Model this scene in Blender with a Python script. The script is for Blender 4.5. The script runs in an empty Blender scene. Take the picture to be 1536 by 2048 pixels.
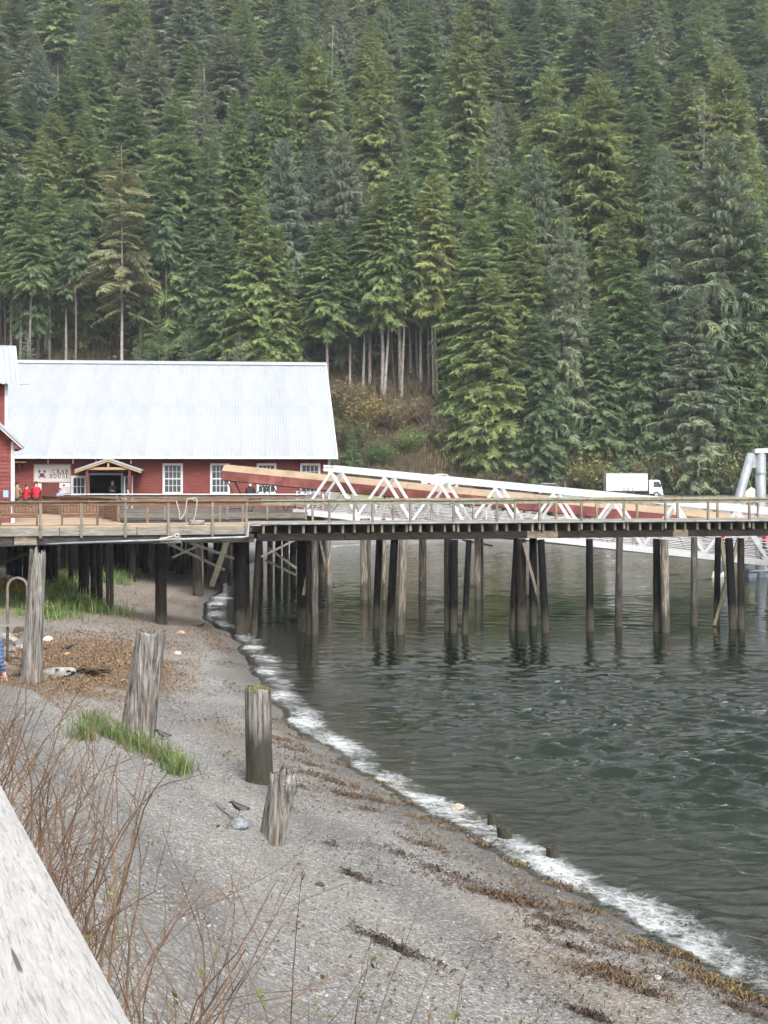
import bpy, bmesh, math, random
import numpy as np
from mathutils import Vector, Matrix, noise as mnoise
random.seed(7); rng = np.random.default_rng(11)
R = math.radians
scene = bpy.context.scene
COL = scene.collection

# ---------------------------------------------------------------- camera
CZ, F, HX, HY = 6.8, 2730.0, 768.0, 959.0      # eye height above the water, focal length in photo pixels, eye level
cd = bpy.data.cameras.new('camera'); cam = bpy.data.objects.new('camera', cd); COL.objects.link(cam)
cam.location = (0, 0, CZ); cam.rotation_euler = (R(90), 0, 0)
cd.sensor_fit = 'VERTICAL'; cd.sensor_height = 36.0; cd.lens = F / 2048 * 36.0
cd.shift_y = -(1024 - HY) / 2048; cd.clip_start = 0.05; cd.clip_end = 2000
scene.camera = cam

# ---------------------------------------------------------------- sky, sun, exposure
SUN_EL, SUN_AZ = R(46), R(158)                  # azimuth from +Y clockwise: behind the camera on the right
w = bpy.data.worlds.new('World'); scene.world = w; w.use_nodes = True
nt = w.node_tree; nt.nodes.clear()
sky = nt.nodes.new('ShaderNodeTexSky'); sky.sky_type = 'NISHITA'; sky.sun_disc = False
sky.sun_elevation = SUN_EL; sky.sun_rotation = SUN_AZ; sky.air_density = 1.0; sky.dust_density = 4.0; sky.ozone_density = 1.0
hs = nt.nodes.new('ShaderNodeHueSaturation'); hs.inputs['Saturation'].default_value = 0.1   # grey overcast
bg = nt.nodes.new('ShaderNodeBackground'); bg.inputs['Strength'].default_value = 0.15
ow = nt.nodes.new('ShaderNodeOutputWorld')
nt.links.new(sky.outputs[0], hs.inputs['Color']); nt.links.new(hs.outputs[0], bg.inputs['Color']); nt.links.new(bg.outputs[0], ow.inputs[0])
sd = bpy.data.lights.new('sun', 'SUN'); sd.energy = 1.5; sd.angle = R(22); sd.color = (1.0, 0.98, 0.95)
sun = bpy.data.objects.new('sun', sd); COL.objects.link(sun)
sdir = Vector((math.sin(SUN_AZ) * math.cos(SUN_EL), math.cos(SUN_AZ) * math.cos(SUN_EL), math.sin(SUN_EL)))
sun.rotation_euler = sdir.to_track_quat('Z', 'Y').to_euler(); sun.location = (0, -20, 60)
vs = scene.view_settings; vs.view_transform = 'Standard'; vs.look = 'None'; vs.gamma = 1.0; vs.exposure = 1.66; vs.use_curve_mapping = False
scene.cycles.use_adaptive_sampling = True; scene.cycles.adaptive_threshold = 0.03
scene.cycles.max_bounces = 4; scene.cycles.diffuse_bounces = 2; scene.cycles.glossy_bounces = 3
scene.cycles.transparent_max_bounces = 8; scene.cycles.volume_bounces = 0

def P(px, py, Y):
    return Vector(((px - HX) / F * Y, Y, CZ - (py - HY) / F * Y))
def pxX(px, Y): return (px - HX) / F * Y

# ---------------------------------------------------------------- mesh and object helpers
class MB:
    def __init__(s): s.v = []; s.f = []
    def add(s, vs, fs):
        o = len(s.v); s.v += [tuple(p) for p in vs]; s.f += [tuple(i + o for i in f) for f in fs]; return s
    def box(s, c, d, m=None):
        x, y, z = d[0] / 2, d[1] / 2, d[2] / 2
        pts = [Vector((sx * x, sy * y, sz * z)) for sz in (-1, 1) for sy in (-1, 1) for sx in (-1, 1)]
        if m is not None: pts = [m @ p for p in pts]
        return s.add([p + Vector(c) for p in pts], [(0, 2, 3, 1), (4, 5, 7, 6), (0, 1, 5, 4), (2, 6, 7, 3), (0, 4, 6, 2), (1, 3, 7, 5)])
    def span(s, a, b):
        return s.box([(p + q) / 2 for p, q in zip(a, b)], [abs(q - p) for p, q in zip(a, b)])
    def beam(s, a, b, wd, h, up=(0, 0, 1)):
        a, b = Vector(a), Vector(b); d = (b - a); L = d.length; d.normalize(); up = Vector(up)
        side = d.cross(up)
        if side.length < 1e-4: side = d.cross(Vector((1, 0, 0)))
        side.normalize(); u = side.cross(d)
        m = Matrix((side, d, u)).transposed()
        return s.box((a + b) / 2, (wd, L, h), m)
    def tube(s, pts, rad, n=8, cap=True):
        pts = [Vector(p) for p in pts]
        if not hasattr(rad, '__len__'): rad = [rad] * len(pts)
        o = len(s.v); prev = None
        for i, p in enumerate(pts):
            d = (pts[min(i + 1, len(pts) - 1)] - pts[max(i - 1, 0)]).normalized()
            if prev is None: a = d.orthogonal().normalized()
            else:
                a = prev - d * prev.dot(d)
                a = a.normalized() if a.length > 1e-5 else d.orthogonal().normalized()
            prev = a; b = d.cross(a)
            for k in range(n):
                t = 2 * math.pi * k / n
                s.v.append(tuple(p + (a * math.cos(t) + b * math.sin(t)) * rad[i]))
        for i in range(len(pts) - 1):
            for k in range(n):
                k2 = (k + 1) % n
                s.f.append((o + i * n + k, o + i * n + k2, o + (i + 1) * n + k2, o + (i + 1) * n + k))
        if cap:
            s.f.append(tuple(o + k for k in reversed(range(n)))); e = o + (len(pts) - 1) * n
            s.f.append(tuple(e + k for k in range(n)))
        return s
    def prism(s, poly, axis, a, b):
        """poly of 2-D points in the two other axes, extruded along axis from a to b"""
        def mk(p, t):
            if axis == 'x': return (t, p[0], p[1])
            if axis == 'y': return (p[0], t, p[1])
            return (p[0], p[1], t)
        n = len(poly); vs = [mk(p, a) for p in poly] + [mk(p, b) for p in poly]
        fs = [tuple(range(n)), tuple(range(2 * n - 1, n - 1, -1))] + [(i, i + n, (i + 1) % n + n, (i + 1) % n) for i in range(n)]
        return s.add(vs, fs)
    def mesh(s, name, mat=None, smooth=False):
        me = bpy.data.meshes.new(name); me.from_pydata(s.v, [], s.f)
        if mat: me.materials.append(mat)
        bm = bmesh.new(); bm.from_mesh(me); bmesh.ops.recalc_face_normals(bm, faces=bm.faces); bm.to_mesh(me); bm.free()
        if smooth: me.polygons.foreach_set('use_smooth', [True] * len(me.polygons))
        me.update(); return me
    def build(s, name, mat, parent=None, smooth=False, bevel=0):
        o = link(name, s.mesh(name, mat, smooth), parent)
        if bevel:
            b = o.modifiers.new('bevel', 'BEVEL'); b.width = bevel; b.segments = 2; b.limit_method = 'ANGLE'
        return o

def link(name, data, parent=None):
    o = bpy.data.objects.new(name, data); COL.objects.link(o)
    if parent: o.parent = parent
    return o
def tag(o, label=None, cat=None, group=None, kind=None):
    if label: o['label'] = label
    if cat: o['category'] = cat
    if group: o['group'] = group
    if kind: o['kind'] = kind
    return o
def thing(name, label, cat, loc=(0, 0, 0), rz=0.0, group=None):
    o = bpy.data.objects.new(name, None); COL.objects.link(o); o.empty_display_size = 0.3
    o.location = loc; o.rotation_euler = (0, 0, rz)
    return tag(o, label, cat, group)
def copy_tree(o, parent=None):
    c = o.copy(); COL.objects.link(c); c.parent = parent
    for ch in list(o.children): copy_tree(ch, c)
    return c
def npmesh(name, V, Fc, mat=None, smooth=False):
    """mesh from numpy arrays; Fc is (n,3) or (n,4)"""
    me = bpy.data.meshes.new(name); V = np.asarray(V, np.float32); Fc = np.asarray(Fc, np.int32); k = Fc.shape[1]
    me.vertices.add(len(V)); me.vertices.foreach_set('co', V.ravel())
    me.loops.add(Fc.size); me.loops.foreach_set('vertex_index', Fc.ravel())
    me.polygons.add(len(Fc)); me.polygons.foreach_set('loop_start', np.arange(0, Fc.size, k, dtype=np.int32))
    me.polygons.foreach_set('loop_total', np.full(len(Fc), k, np.int32))
    if smooth: me.polygons.foreach_set('use_smooth', np.ones(len(Fc), bool))
    if mat: me.materials.append(mat)
    me.update(calc_edges=True); return me
def vattr(me, name, arr):
    a = me.attributes.new(name, 'FLOAT', 'POINT'); a.data.foreach_set('value', np.asarray(arr, np.float32))
def smooth01(x, a, b):
    t = np.clip((np.asarray(x, float) - a) / (b - a), 0, 1); return t * t * (3 - 2 * t)
def vnoise(x, y, seed=0):
    """cheap smooth 2-D value noise, vectorised, 0..1"""
    x = np.asarray(x, float); y = np.asarray(y, float)
    xi = np.floor(x).astype(np.int64); yi = np.floor(y).astype(np.int64); fx = x - xi; fy = y - yi
    fx = fx * fx * (3 - 2 * fx); fy = fy * fy * (3 - 2 * fy)
    def h(i, j):
        n = (i * 374761393 + j * 668265263 + seed * 144665) & 0x7fffffff
        n = ((n ^ (n >> 13)) * 1274126177) & 0x7fffffff
        return ((n ^ (n >> 16)) & 0xffff) / 65535.0
    return (h(xi, yi) * (1 - fx) + h(xi + 1, yi) * fx) * (1 - fy) + (h(xi, yi + 1) * (1 - fx) + h(xi + 1, yi + 1) * fx) * fy
def fbm(x, y, seed=0, oct=4):
    s = 0; a = 0.5
    for k in range(oct): s = s + a * vnoise(x * 2 ** k, y * 2 ** k, seed + k); a *= 0.5
    return s

# ---------------------------------------------------------------- materials
class NT:
    def __init__(s, name):
        s.m = bpy.data.materials.new(name); s.m.use_nodes = True; s.t = s.m.node_tree
        s.b = s.t.nodes['Principled BSDF']; s.out = s.t.nodes['Material Output']
    def n(s, ty, props=None, **ins):
        nd = s.t.nodes.new('ShaderNode' + ty)
        for k, v in (props or {}).items(): setattr(nd, k, v)
        for k, v in ins.items():
            k = k.replace('_', ' ')
            s.set(nd, k, v)
        return nd
    def set(s, nd, k, v):
        i = nd.inputs[int(k)] if k.isdigit() else nd.inputs[k]
        if isinstance(v, bpy.types.NodeSocket): s.t.links.new(v, i)
        elif isinstance(v, bpy.types.Node): s.t.links.new(v.outputs[0], i)
        else: i.default_value = v
    def ramp(s, fac, stops, interp='LINEAR'):
        r = s.n('ValToRGB', Fac=fac); cr = r.color_ramp; cr.interpolation = interp
        while len(cr.elements) < len(stops): cr.elements.new(0.5)
        for e, (p, c) in zip(cr.elements, stops):
            e.position = p; e.color = (c, c, c, 1) if not hasattr(c, '__len__') else (*c, 1)
        return r.outputs[0]
    def mix(s, fac, a, b, mode='MIX'):
        nd = s.n('Mix', dict(data_type='RGBA', blend_type=mode))
        s.set(nd, '0', fac)
        for i, v in ((6, a), (7, b)):
            if isinstance(v, (bpy.types.NodeSocket, bpy.types.Node)): s.set(nd, str(i), v)
            else: nd.inputs[i].default_value = (*v, 1) if len(v) == 3 else v
        return nd.outputs[2]
    def math(s, op, a, b=0.0, clamp=False):
        nd = s.n('Math', dict(operation=op, use_clamp=clamp)); s.set(nd, '0', a); s.set(nd, '1', b); return nd.outputs[0]
    def coords(s, kind='Object', scale=(1, 1, 1), rnd=False):
        if kind == 'Position': src = s.n('NewGeometry').outputs['Position']
        else: src = s.n('TexCoord').outputs[kind]
        mp = s.n('Mapping', Vector=src, Scale=scale)
        if rnd:
            oi = s.n('ObjectInfo'); m2 = s.math('MULTIPLY', oi.outputs['Random'], 60.0)
            cb = s.n('CombineXYZ', X=m2, Y=m2, Z=m2); s.set(mp, 'Location', cb)
        return mp.outputs[0]
    def noise(s, vec, scale, detail=5, rough=0.6, dist=0.0):
        return s.n('TexNoise', Vector=vec, Scale=scale, Detail=detail, Roughness=rough, Distortion=dist).outputs[0]
    def bump(s, h, strength=0.3, dist=0.02):
        s.set(s.b, 'Normal', s.n('Bump', Height=h, Strength=strength, Distance=dist))
    def base(s, col, rough=0.8, spec=0.3):
        s.set(s.b, 'Base Color', (*col, 1) if isinstance(col, tuple) else col); s.set(s.b, 'Roughness', rough)
        s.set(s.b, 'Specular IOR Level', spec); return s
def surf(name, cols, scale=4.0, stretch=(1, 1, 1), rough=0.75, bump=0.25, spec=0.25, metal=0.0, objcol=False, kind='Object', rnd=True, detail=6, dist=0.02):
    """two- or more-tone noise material; objcol multiplies the object's own colour"""
    t = NT(name); v = t.coords(kind, stretch, rnd)
    a = t.noise(v, scale, detail, 0.65)
    lo, hi = 0.32, 0.68
    st = [(lo + (hi - lo) * i / max(1, len(cols) - 1), c) for i, c in enumerate(cols)]
    c = t.ramp(a, st)
    if objcol: c = t.mix(1.0, c, t.n('ObjectInfo').outputs['Color'], 'MULTIPLY')
    t.base(c, rough, spec); t.set(t.b, 'Metallic', metal)
    if bump: t.bump(t.noise(v, scale * 3, 4, 0.7), bump, dist)
    return t.m
def flat(name, col, rough=0.6, spec=0.3, metal=0.0):
    return surf(name, [tuple(c * 0.86 for c in col), col, tuple(min(1, c * 1.08) for c in col)], 3.0, rough=rough, bump=0.05, spec=spec, metal=metal)
M = {}
# ================================================================ ground
SHORE = np.array([(14, -14), (9.6, 2), (7.6, 9), (6.1, 14), (4.99, 17.75), (4.45, 19.6), (3.73, 21.6), (2.95, 23.3), (2.13, 25.05), (0.86, 28.5), (-0.82, 33.1), (-1.99, 36.7), (-3.13, 41.2),
    (-4.4, 48.7), (-5.7, 56.1), (-6.5, 60), (-8.6, 67.3), (-9.4, 72.5), (-9.5, 78.7), (-10.2, 97), (-10.4, 115), (-9, 130), (-4.5, 141), (5, 149), (15, 152), (40, 156), (80, 158), (150, 160), (300, 160)], float)
WATERPOLY = np.vstack([SHORE, [(300, -14)]])
def shore_dist(x, y):
    """signed distance to the waterline, positive on land"""
    x = np.asarray(x, float); y = np.asarray(y, float); best = np.full(x.shape, 1e9)
    for a, b in zip(SHORE[:-1], SHORE[1:]):
        d = b - a; t = np.clip(((x - a[0]) * d[0] + (y - a[1]) * d[1]) / (d @ d), 0, 1)
        best = np.minimum(best, np.hypot(x - a[0] - t * d[0], y - a[1] - t * d[1]))
    ins = np.zeros(x.shape, bool); n = len(WATERPOLY)
    for i in range(n):
        (x0, y0), (x1, y1) = WATERPOLY[i], WATERPOLY[(i + 1) % n]
        c = ((y0 > y) != (y1 > y)) & (x < (x1 - x0) * (y - y0) / (y1 - y0 + 1e-12) + x0)
        ins ^= c
    d = np.where(ins, -best, best)
    return d + 0.5 * (fbm(x * 0.55, y * 0.55, 3, 3) - 0.45) * smooth01(best, 0, 1.0) * 0 + 0.45 * (vnoise(x * 0.5, y * 0.5, 5) - 0.5)
EDGE = np.array([(-1.6, 20.2), (-1.9, 22.3), (-3.2, 24.4), (-4.6, 26.8), (-6.6, 30.0), (-9.1, 35.2), (-12, 40)])   # gravel fill edge above the beach
def rail_off(x, y):
    return (np.asarray(x) - (0.18 - 0.403 * np.asarray(y))) * 0.927
def ground_z(x, y, d=None):
    x = np.asarray(x, float); y = np.asarray(y, float)
    if d is None: d = shore_dist(x, y)
    dp = np.maximum(d, 0)
    beach = 0.165 * np.minimum(dp, 7) + 0.075 * np.clip(dp - 7, 0, 10) + 0.03 * np.clip(dp - 17, 0, 30)
    # gravel fill on the left, a low step above the beach
    ex = np.interp(y, EDGE[:, 1], EDGE[:, 0]); step = smooth01(ex - x, -0.1, 0.25) * smooth01(y, 13, 20) * (1 - smooth01(y, 33, 38))
    beach = beach + 0.42 * step
    # bank below the boardwalk
    off = rail_off(x, y)
    bank = np.interp(off, [-4, 0, 0.9, 2.2, 4.0, 6.0, 8.0], [3.9, 3.9, 3.75, 2.95, 1.8, 1.0, 0.2]) - 0.06 * np.clip(y - 20, 0, 40)
    k = 0.35; h = np.clip(0.5 + 0.5 * (beach - bank) / k, 0, 1); near = bank * (1 - h) + beach * h + k * h * (1 - h)
    near = np.where(d < 1.0, beach, near)
    sea = np.where(d < 0, np.maximum(-5, d * 0.16), 0)
    # far side: gravel strip, rip-rap, low terrace, road, wooded hill
    fd = np.maximum(d, 0)
    far = np.interp(fd, [0, 7, 9, 13, 22, 34], [0, 0.9, 1.6, 3.8, 4.1, 4.75])
    roadup = 0.9 * (1 - smooth01(x, 8, 26)) * smooth01(y, 160, 176)
    far = far + roadup
    right = np.clip(y - 195, 0, 400) * 0.66
    left = np.interp(y, [0, 190, 191, 205, 420], [0, 0, 0, 14.2, 150])
    bl = smooth01(x, 11, 19)
    hill = left * (1 - bl) + right * bl
    far = far + hill + 1.6 * (fbm(x * 0.12, y * 0.12, 9, 3) - 0.45) * smooth01(y, 195, 206)
    fblend = smooth01(y, 100, 135)
    land = near * (1 - fblend) + far * fblend
    z = np.where(d < 0, sea, land)
    rough = 0.05 * (fbm(x * 1.3, y * 1.3, 21, 3) - 0.45) + 0.02 * (vnoise(x * 5, y * 5, 31) - 0.5)
    return z + rough * smooth01(np.abs(d), 0.2, 1.5) * (1 - fblend)
def gz(x, y): return float(ground_z(np.array([x]), np.array([y]))[0])
def ground_hit(px, py, y0=8.0, y1=200.0):
    ys = np.linspace(y0, y1, 3000); zs = np.maximum(ground_z((px - HX) / F * ys, ys), 0.0); rz = CZ - (py - HY) / F * ys
    i = np.argmax(zs >= rz); Y = ys[i]
    return Vector(((px - HX) / F * Y, Y, float(zs[i])))

def nonuni(parts):
    out = []
    for a, b, s in parts: out += list(np.arange(a, b, s))
    return np.array(out + [parts[-1][1]])
def gridmesh(xs, ys):
    X, Y = np.meshgrid(xs, ys); nx, ny = len(xs), len(ys)
    i = np.arange(nx * ny).reshape(ny, nx)
    return X.ravel(), Y.ravel(), np.stack([i[:-1, :-1], i[:-1, 1:], i[1:, 1:], i[1:, :-1]], -1).reshape(-1, 4)

# --- gravel material: pebbles, wrack stains, wetness near the waterline, brush colours on the hill
t = NT('gravel'); pos = t.coords('Position')
big = t.noise(pos, 0.5, 5); fine = t.noise(pos, 9.0, 6, 0.7)
v1 = t.n('TexVoronoi', dict(feature='F1'), Vector=pos, Scale=26.0, Randomness=1.0); v2 = t.n('TexVoronoi', dict(feature='F1'), Vector=pos, Scale=62.0)
sep = t.n('SeparateColor', Color=v1.outputs['Color']); sep2 = t.n('SeparateColor', Color=v2.outputs['Color'])
peb = t.ramp(sep.outputs[0], [(0.0, (0.042, 0.042, 0.041)), (0.45, (0.108, 0.1045, 0.0985)), (0.8, (0.168, 0.162, 0.153)), (1.0, (0.4, 0.39, 0.375))])
peb2 = t.ramp(sep2.outputs[0], [(0.0, (0.026, 0.026, 0.0255)), (0.5, (0.114, 0.11, 0.1035)), (1.0, (0.265, 0.26, 0.25))])
col = t.mix(0.5, peb, peb2)
col = t.mix(t.ramp(big, [(0.35, 0.0), (0.7, 0.55)]), col, t.mix(0.5, col, (0.125, 0.117, 0.105)))
bd = t.n('Attribute', dict(attribute_name='band')).outputs['Fac']
col = t.mix(1.0, col, t.ramp(bd, [(0.2, (.74, .75, .77)), (0.5, (1, 1, 1)), (0.8, (1.14, 1.13, 1.1))]), 'MULTIPLY')
wr = t.n('Attribute', dict(attribute_name='wrack')).outputs['Fac']
wn = t.noise(t.coords('Position', (1.0, 2.2, 1)), 6.0, 6, 0.75)
wm = t.math('MULTIPLY', wr, t.ramp(wn, [(0.38, 0.0), (0.55, 1.0)]))
col = t.mix(wm, col, t.ramp(fine, [(0.3, (0.05, 0.032, 0.019)), (0.55, (0.135, 0.09, 0.054)), (0.75, (0.22, 0.165, 0.11))]))
wet = t.n('Attribute', dict(attribute_name='wet')).outputs['Fac']
col = t.mix(t.math('MULTIPLY', wet, 0.5), col, (0.03, 0.028, 0.026))
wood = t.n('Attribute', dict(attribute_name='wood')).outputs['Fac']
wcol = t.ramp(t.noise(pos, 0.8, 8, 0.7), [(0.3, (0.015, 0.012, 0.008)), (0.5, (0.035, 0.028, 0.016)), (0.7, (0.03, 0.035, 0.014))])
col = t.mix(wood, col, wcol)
grs = t.n('Attribute', dict(attribute_name='turf')).outputs['Fac']
col = t.mix(grs, col, t.ramp(t.noise(pos, 1.5, 8, 0.7), [(0.3, (0.07, 0.09, 0.03)), (0.6, (0.16, 0.17, 0.07))]))
t.base(col, 0.85, 0.2); t.set(t.b, 'Roughness', t.ramp(wet, [(0, 0.9), (1, 0.35)]))
hh = t.math('ADD', t.math('MULTIPLY', v1.outputs['Distance'], -1.0), t.math('MULTIPLY', fine, 0.5))
t.bump(hh, 0.75, 0.035)
M['gravel'] = t.m

xs = nonuni([(-150, -40, 4), (-40, -14, 0.8), (-14, 9, 0.16), (9, 20, 0.8), (20, 160, 3.5)])
ys = nonuni([(-10, 8, 0.6), (8, 40, 0.16), (40, 75, 0.4), (75, 165, 1.2), (165, 230, 1.5), (230, 460, 6)])
X, Y, Q = gridmesh(xs, ys); D = shore_dist(X, Y); Z = ground_z(X, Y, D)
me = npmesh('ground', np.stack([X, Y, Z], 1), Q, M['gravel'], True)
pxs = HX + X / np.maximum(Y, 1) * F; pys = HY + (CZ - Z) / np.maximum(Y, 1) * F
brown = smooth01(-np.hypot((X + 9.4) / 3.2, (Y - 42.5) / 8.5), -1.25, -0.45)
brown = np.maximum(brown, smooth01(-np.abs(D - 2.6), -1.3, -0.2) * 0.4 * smooth01(vnoise(X * 0.35, Y * 0.35, 71), 0.35, 0.6))
brown = np.maximum(brown, smooth01(Y, 48, 60) * (1 - smooth01(Y, 90, 120)) * 0.6)
brown = np.maximum(brown, smooth01(-np.hypot((X + 0.9) / 1.6, (Y - 16.3) / 1.2), -1.2, -0.3) * 0.14)
vattr(me, 'wrack', np.clip(brown, 0, 1) * (D > 0.6))
AL = X * 0.42 - Y * 0.9; vattr(me, 'band', 0.6 * vnoise(D * 1.5 + .8 * vnoise(X * .5, Y * .5, 81), AL * .12, 82) + 0.4 * fbm(X * .8, Y * .8, 83, 4)); vattr(me, 'wet', (1 - smooth01(D, 0.35, 1.5 + 0.9 * vnoise(X * 0.4, Y * 0.4, 8))))
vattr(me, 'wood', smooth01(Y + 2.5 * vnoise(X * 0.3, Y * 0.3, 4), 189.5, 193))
vattr(me, 'turf', np.maximum(smooth01(D, 12, 15) * (1 - smooth01(D, 23, 28)) * (Y > 130), smooth01(-np.hypot((X + 16.5) / 4.5, (Y - 61) / 6), -1.1, -0.6)))
tag(link('ground', me), 'grey gravel beach rising from the water to the wooded hillside', 'ground', kind='structure')

# ================================================================ water
t = NT('sea_water'); pos = t.coords('Position')
n1 = t.noise(t.coords('Position', (0.75, 1.5, 1)), 2.2, 3, 0.5, 0.4); n2 = t.noise(t.coords('Position', (0.9, 1.7, 1)), 7.0, 4, 0.6, 0.6)
gust = t.ramp(t.noise(t.coords('Position', (0.05, 0.11, 1)), 1.0, 3), [(0.42, 0.2), (0.62, 1.0)])
bh = t.math('ADD', t.math('MULTIPLY', n1, 1.0), t.math('MULTIPLY', n2, t.math('MULTIPLY', gust, 0.5)))
bn = t.n('Bump', Height=bh, Strength=t.math('MULTIPLY', t.n('Attribute', dict(attribute_name='chop')).outputs['Fac'], 0.42), Distance=0.11)
dep = t.n('Attribute', dict(attribute_name='depth')).outputs['Fac']; fo = t.n('Attribute', dict(attribute_name='foam')).outputs['Fac']
body = t.n('BsdfDiffuse', Color=t.ramp(dep, [(0.0, (0.025, 0.027, 0.021)), (0.35, (0.0065, 0.0105, 0.0065)), (1.0, (0.0022, 0.0062, 0.0031))]))
see = t.n('BsdfTransparent', Color=(0.8, 0.86, 0.8, 1))
under = t.n('MixShader', Fac=t.ramp(dep, [(0.0, 0.25), (0.3, 0.85), (0.6, 1.0)])); t.set(under, '1', see); t.set(under, '2', body)
gl = t.n('BsdfGlossy', Color=(1, 1, 1, 1), Roughness=0.04, Normal=bn)
fr = t.n('Fresnel', IOR=1.36, Normal=bn)
wsh = t.n('MixShader', Fac=fr); t.set(wsh, '1', under); t.set(wsh, '2', gl)
lace = t.n('TexVoronoi', dict(feature='DISTANCE_TO_EDGE'), Vector=t.n('Mapping', Vector=t.mix(0.12, pos, t.n('TexNoise', Vector=pos, Scale=3.0, Detail=4).outputs['Color'], 'ADD')), Scale=4.2)
lace2 = t.n('TexVoronoi', dict(feature='DISTANCE_TO_EDGE'), Vector=t.mix(0.2, pos, t.n('TexNoise', Vector=pos, Scale=6.0, Detail=4).outputs['Color'], 'ADD'), Scale=11.0)
ln = t.math('MINIMUM', lace.outputs[0], t.math('MULTIPLY', lace2.outputs[0], 1.6))
spk = t.noise(pos, 22.0, 5, 0.7)
fn = t.math('ADD', t.math('MULTIPLY', t.noise(pos, 2.6, 9, 0.72, 0.6), 1.5), t.math('MULTIPLY', spk, 0.5))
fm = t.math('SUBTRACT', t.math('ADD', t.math('MULTIPLY', fo, 1.25), fn), t.math('ADD', 1.62, t.math('MULTIPLY', ln, 0.9)))
fmask = t.math('MULTIPLY', t.ramp(fm, [(0.0, 0.0), (0.12, 0.22), (0.5, 1.0)]), 0.8)
foam = t.n('BsdfDiffuse', Color=(0.33, 0.345, 0.35, 1))
fin = t.n('MixShader', Fac=fmask); t.set(fin, '1', wsh); t.set(fin, '2', foam)
t.t.links.new(fin.outputs[0], t.out.inputs['Surface']); t.t.nodes.remove(t.b)
M['water'] = t.m

xs = nonuni([(-14, -4, 0.2), (-4, 13, 0.085), (13, 26, 0.25), (26, 60, 1.0), (60, 200, 5)])
ys = nonuni([(-12, 10, 0.6), (10, 15, 0.2), (15, 32, 0.075), (32, 50, 0.13), (50, 80, 0.25), (80, 165, 0.6)])
X, Y, Q = gridmesh(xs, ys); D = shore_dist(X, Y)
Z = np.zeros_like(X); wr_ = np.random.default_rng(5)
amp_d = smooth01(-D, 0.6, 6.0)
for k in range(70):
    lam = 0.3 * (6.0 ** wr_.random()); th = R(-98) + wr_.normal(0, 0.34); ph = wr_.random() * 6.283
    kx, ky = math.cos(th) * 6.283 / lam, math.sin(th) * 6.283 / lam
    env = 0.25 + 2.2 * vnoise(X / (lam * 6) + k * 3.7, Y / (lam * 3) - k * 1.3, k) ** 2
    Z += 0.0108 * lam * (2 * ((np.sin(kx * X + ky * Y + ph) + 1) / 2) ** 1.7 - 0.85) * env
Z = Z * (0.18 + 0.82 * amp_d) * (1 - 0.84 * smooth01(Y, 32, 60))
al = X * 0.42 - Y * 0.9                                  # along-shore coordinate
wob = 0.7 * (vnoise(al * 0.28, al * 0 + 3, 2) - 0.5)
near = 1 - smooth01(Y, 34, 44)
lift = smooth01(vnoise(al * 0.21 + 1.3, al * 0, 12), 0.35, 0.7)
crest = np.exp(-((D + 1.05 + wob) / 0.22) ** 2) * (1 - smooth01(Y, 22, 30)) * (0.04 + 0.13 * lift)
back = np.exp(-((D + 2.6 + 1.3 * wob) / 0.4) ** 2) * near * 0.05
Z += crest + back
Z += 0.05 * smooth01(D, -0.9, 0.2)
foam = smooth01(D, -1.5, -0.3) * (1 - smooth01(D, 0.05, 0.4)) * (0.58 + 0.42 * vnoise(X * 1.0, Y * 1.0, 77)) * (0.85 + 0.1 * near) * (0.88 + 0.26 * vnoise(al * 0.4, al * 0 + 9, 19))
foam = np.maximum(foam, 0.85 * np.exp(-((D + 0.95 + wob) / 0.28) ** 2) * (1 - smooth01(Y, 22, 27)) * (0.3 + 0.7 * lift))
foam = np.maximum(foam, 0.42 * (1 - smooth01(-D, 0.5, 2.6)) * (D < 0.5) * smooth01(vnoise(X * 0.7, Y * 0.7, 41), 0.25, 0.7) * smooth01(-Y, -80, -50))
foam = np.maximum(foam, 0.9 * np.exp(-((D + 0.5) / 0.5) ** 2) * (Y > 120))
foam = np.maximum(foam, 0.35 * np.exp(-((D + 3.0) / 1.1) ** 2) * smooth01(vnoise(X * 0.45, Y * 0.45, 44), 0.5, 0.8) * near)
dz = np.clip(-ground_z(X, Y, D) / 1.3, 0, 1)
keep = (D[Q] < 1.2).any(1)
me = npmesh('water', np.stack([X, Y, Z + 0.01], 1), Q[keep], M['water'], True)
vattr(me, 'foam', np.clip(foam, 0, 1)); vattr(me, 'depth', dz); vattr(me, 'chop', 1 - 0.72 * smooth01(Y, 30, 58) + 0.25 * smooth01(Y, 75, 110))
tag(link('water', me), 'dark green rippled sea water with white foam along the beach', 'water', kind='structure')
# ================================================================ conifers
t = NT('conifer_needles'); oi = t.n('ObjectInfo'); br = t.n('Attribute', dict(attribute_name='tone')).outputs['Fac']
c = t.mix(1.0, oi.outputs['Color'], t.ramp(br, [(0.0, (0.74, 0.78, 0.8)), (0.5, (1, 1, 1)), (1.0, (1.3, 1.22, 1.0))]), 'MULTIPLY')
t.base(c, 0.75, 0.12)
tr = t.n('BsdfTranslucent', Color=c); mx = t.n('MixShader', Fac=0.35); t.set(mx, '1', t.b); t.set(mx, '2', tr)
t.t.links.new(mx.outputs[0], t.out.inputs['Surface']); M['needles'] = t.m
M['bark'] = surf('conifer_bark', [(0.1, 0.082, 0.07), (0.2, 0.175, 0.155), (0.3, 0.275, 0.25)], 3.0, (2, 2, 0.5), 0.9, 0.5, objcol=True)

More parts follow.
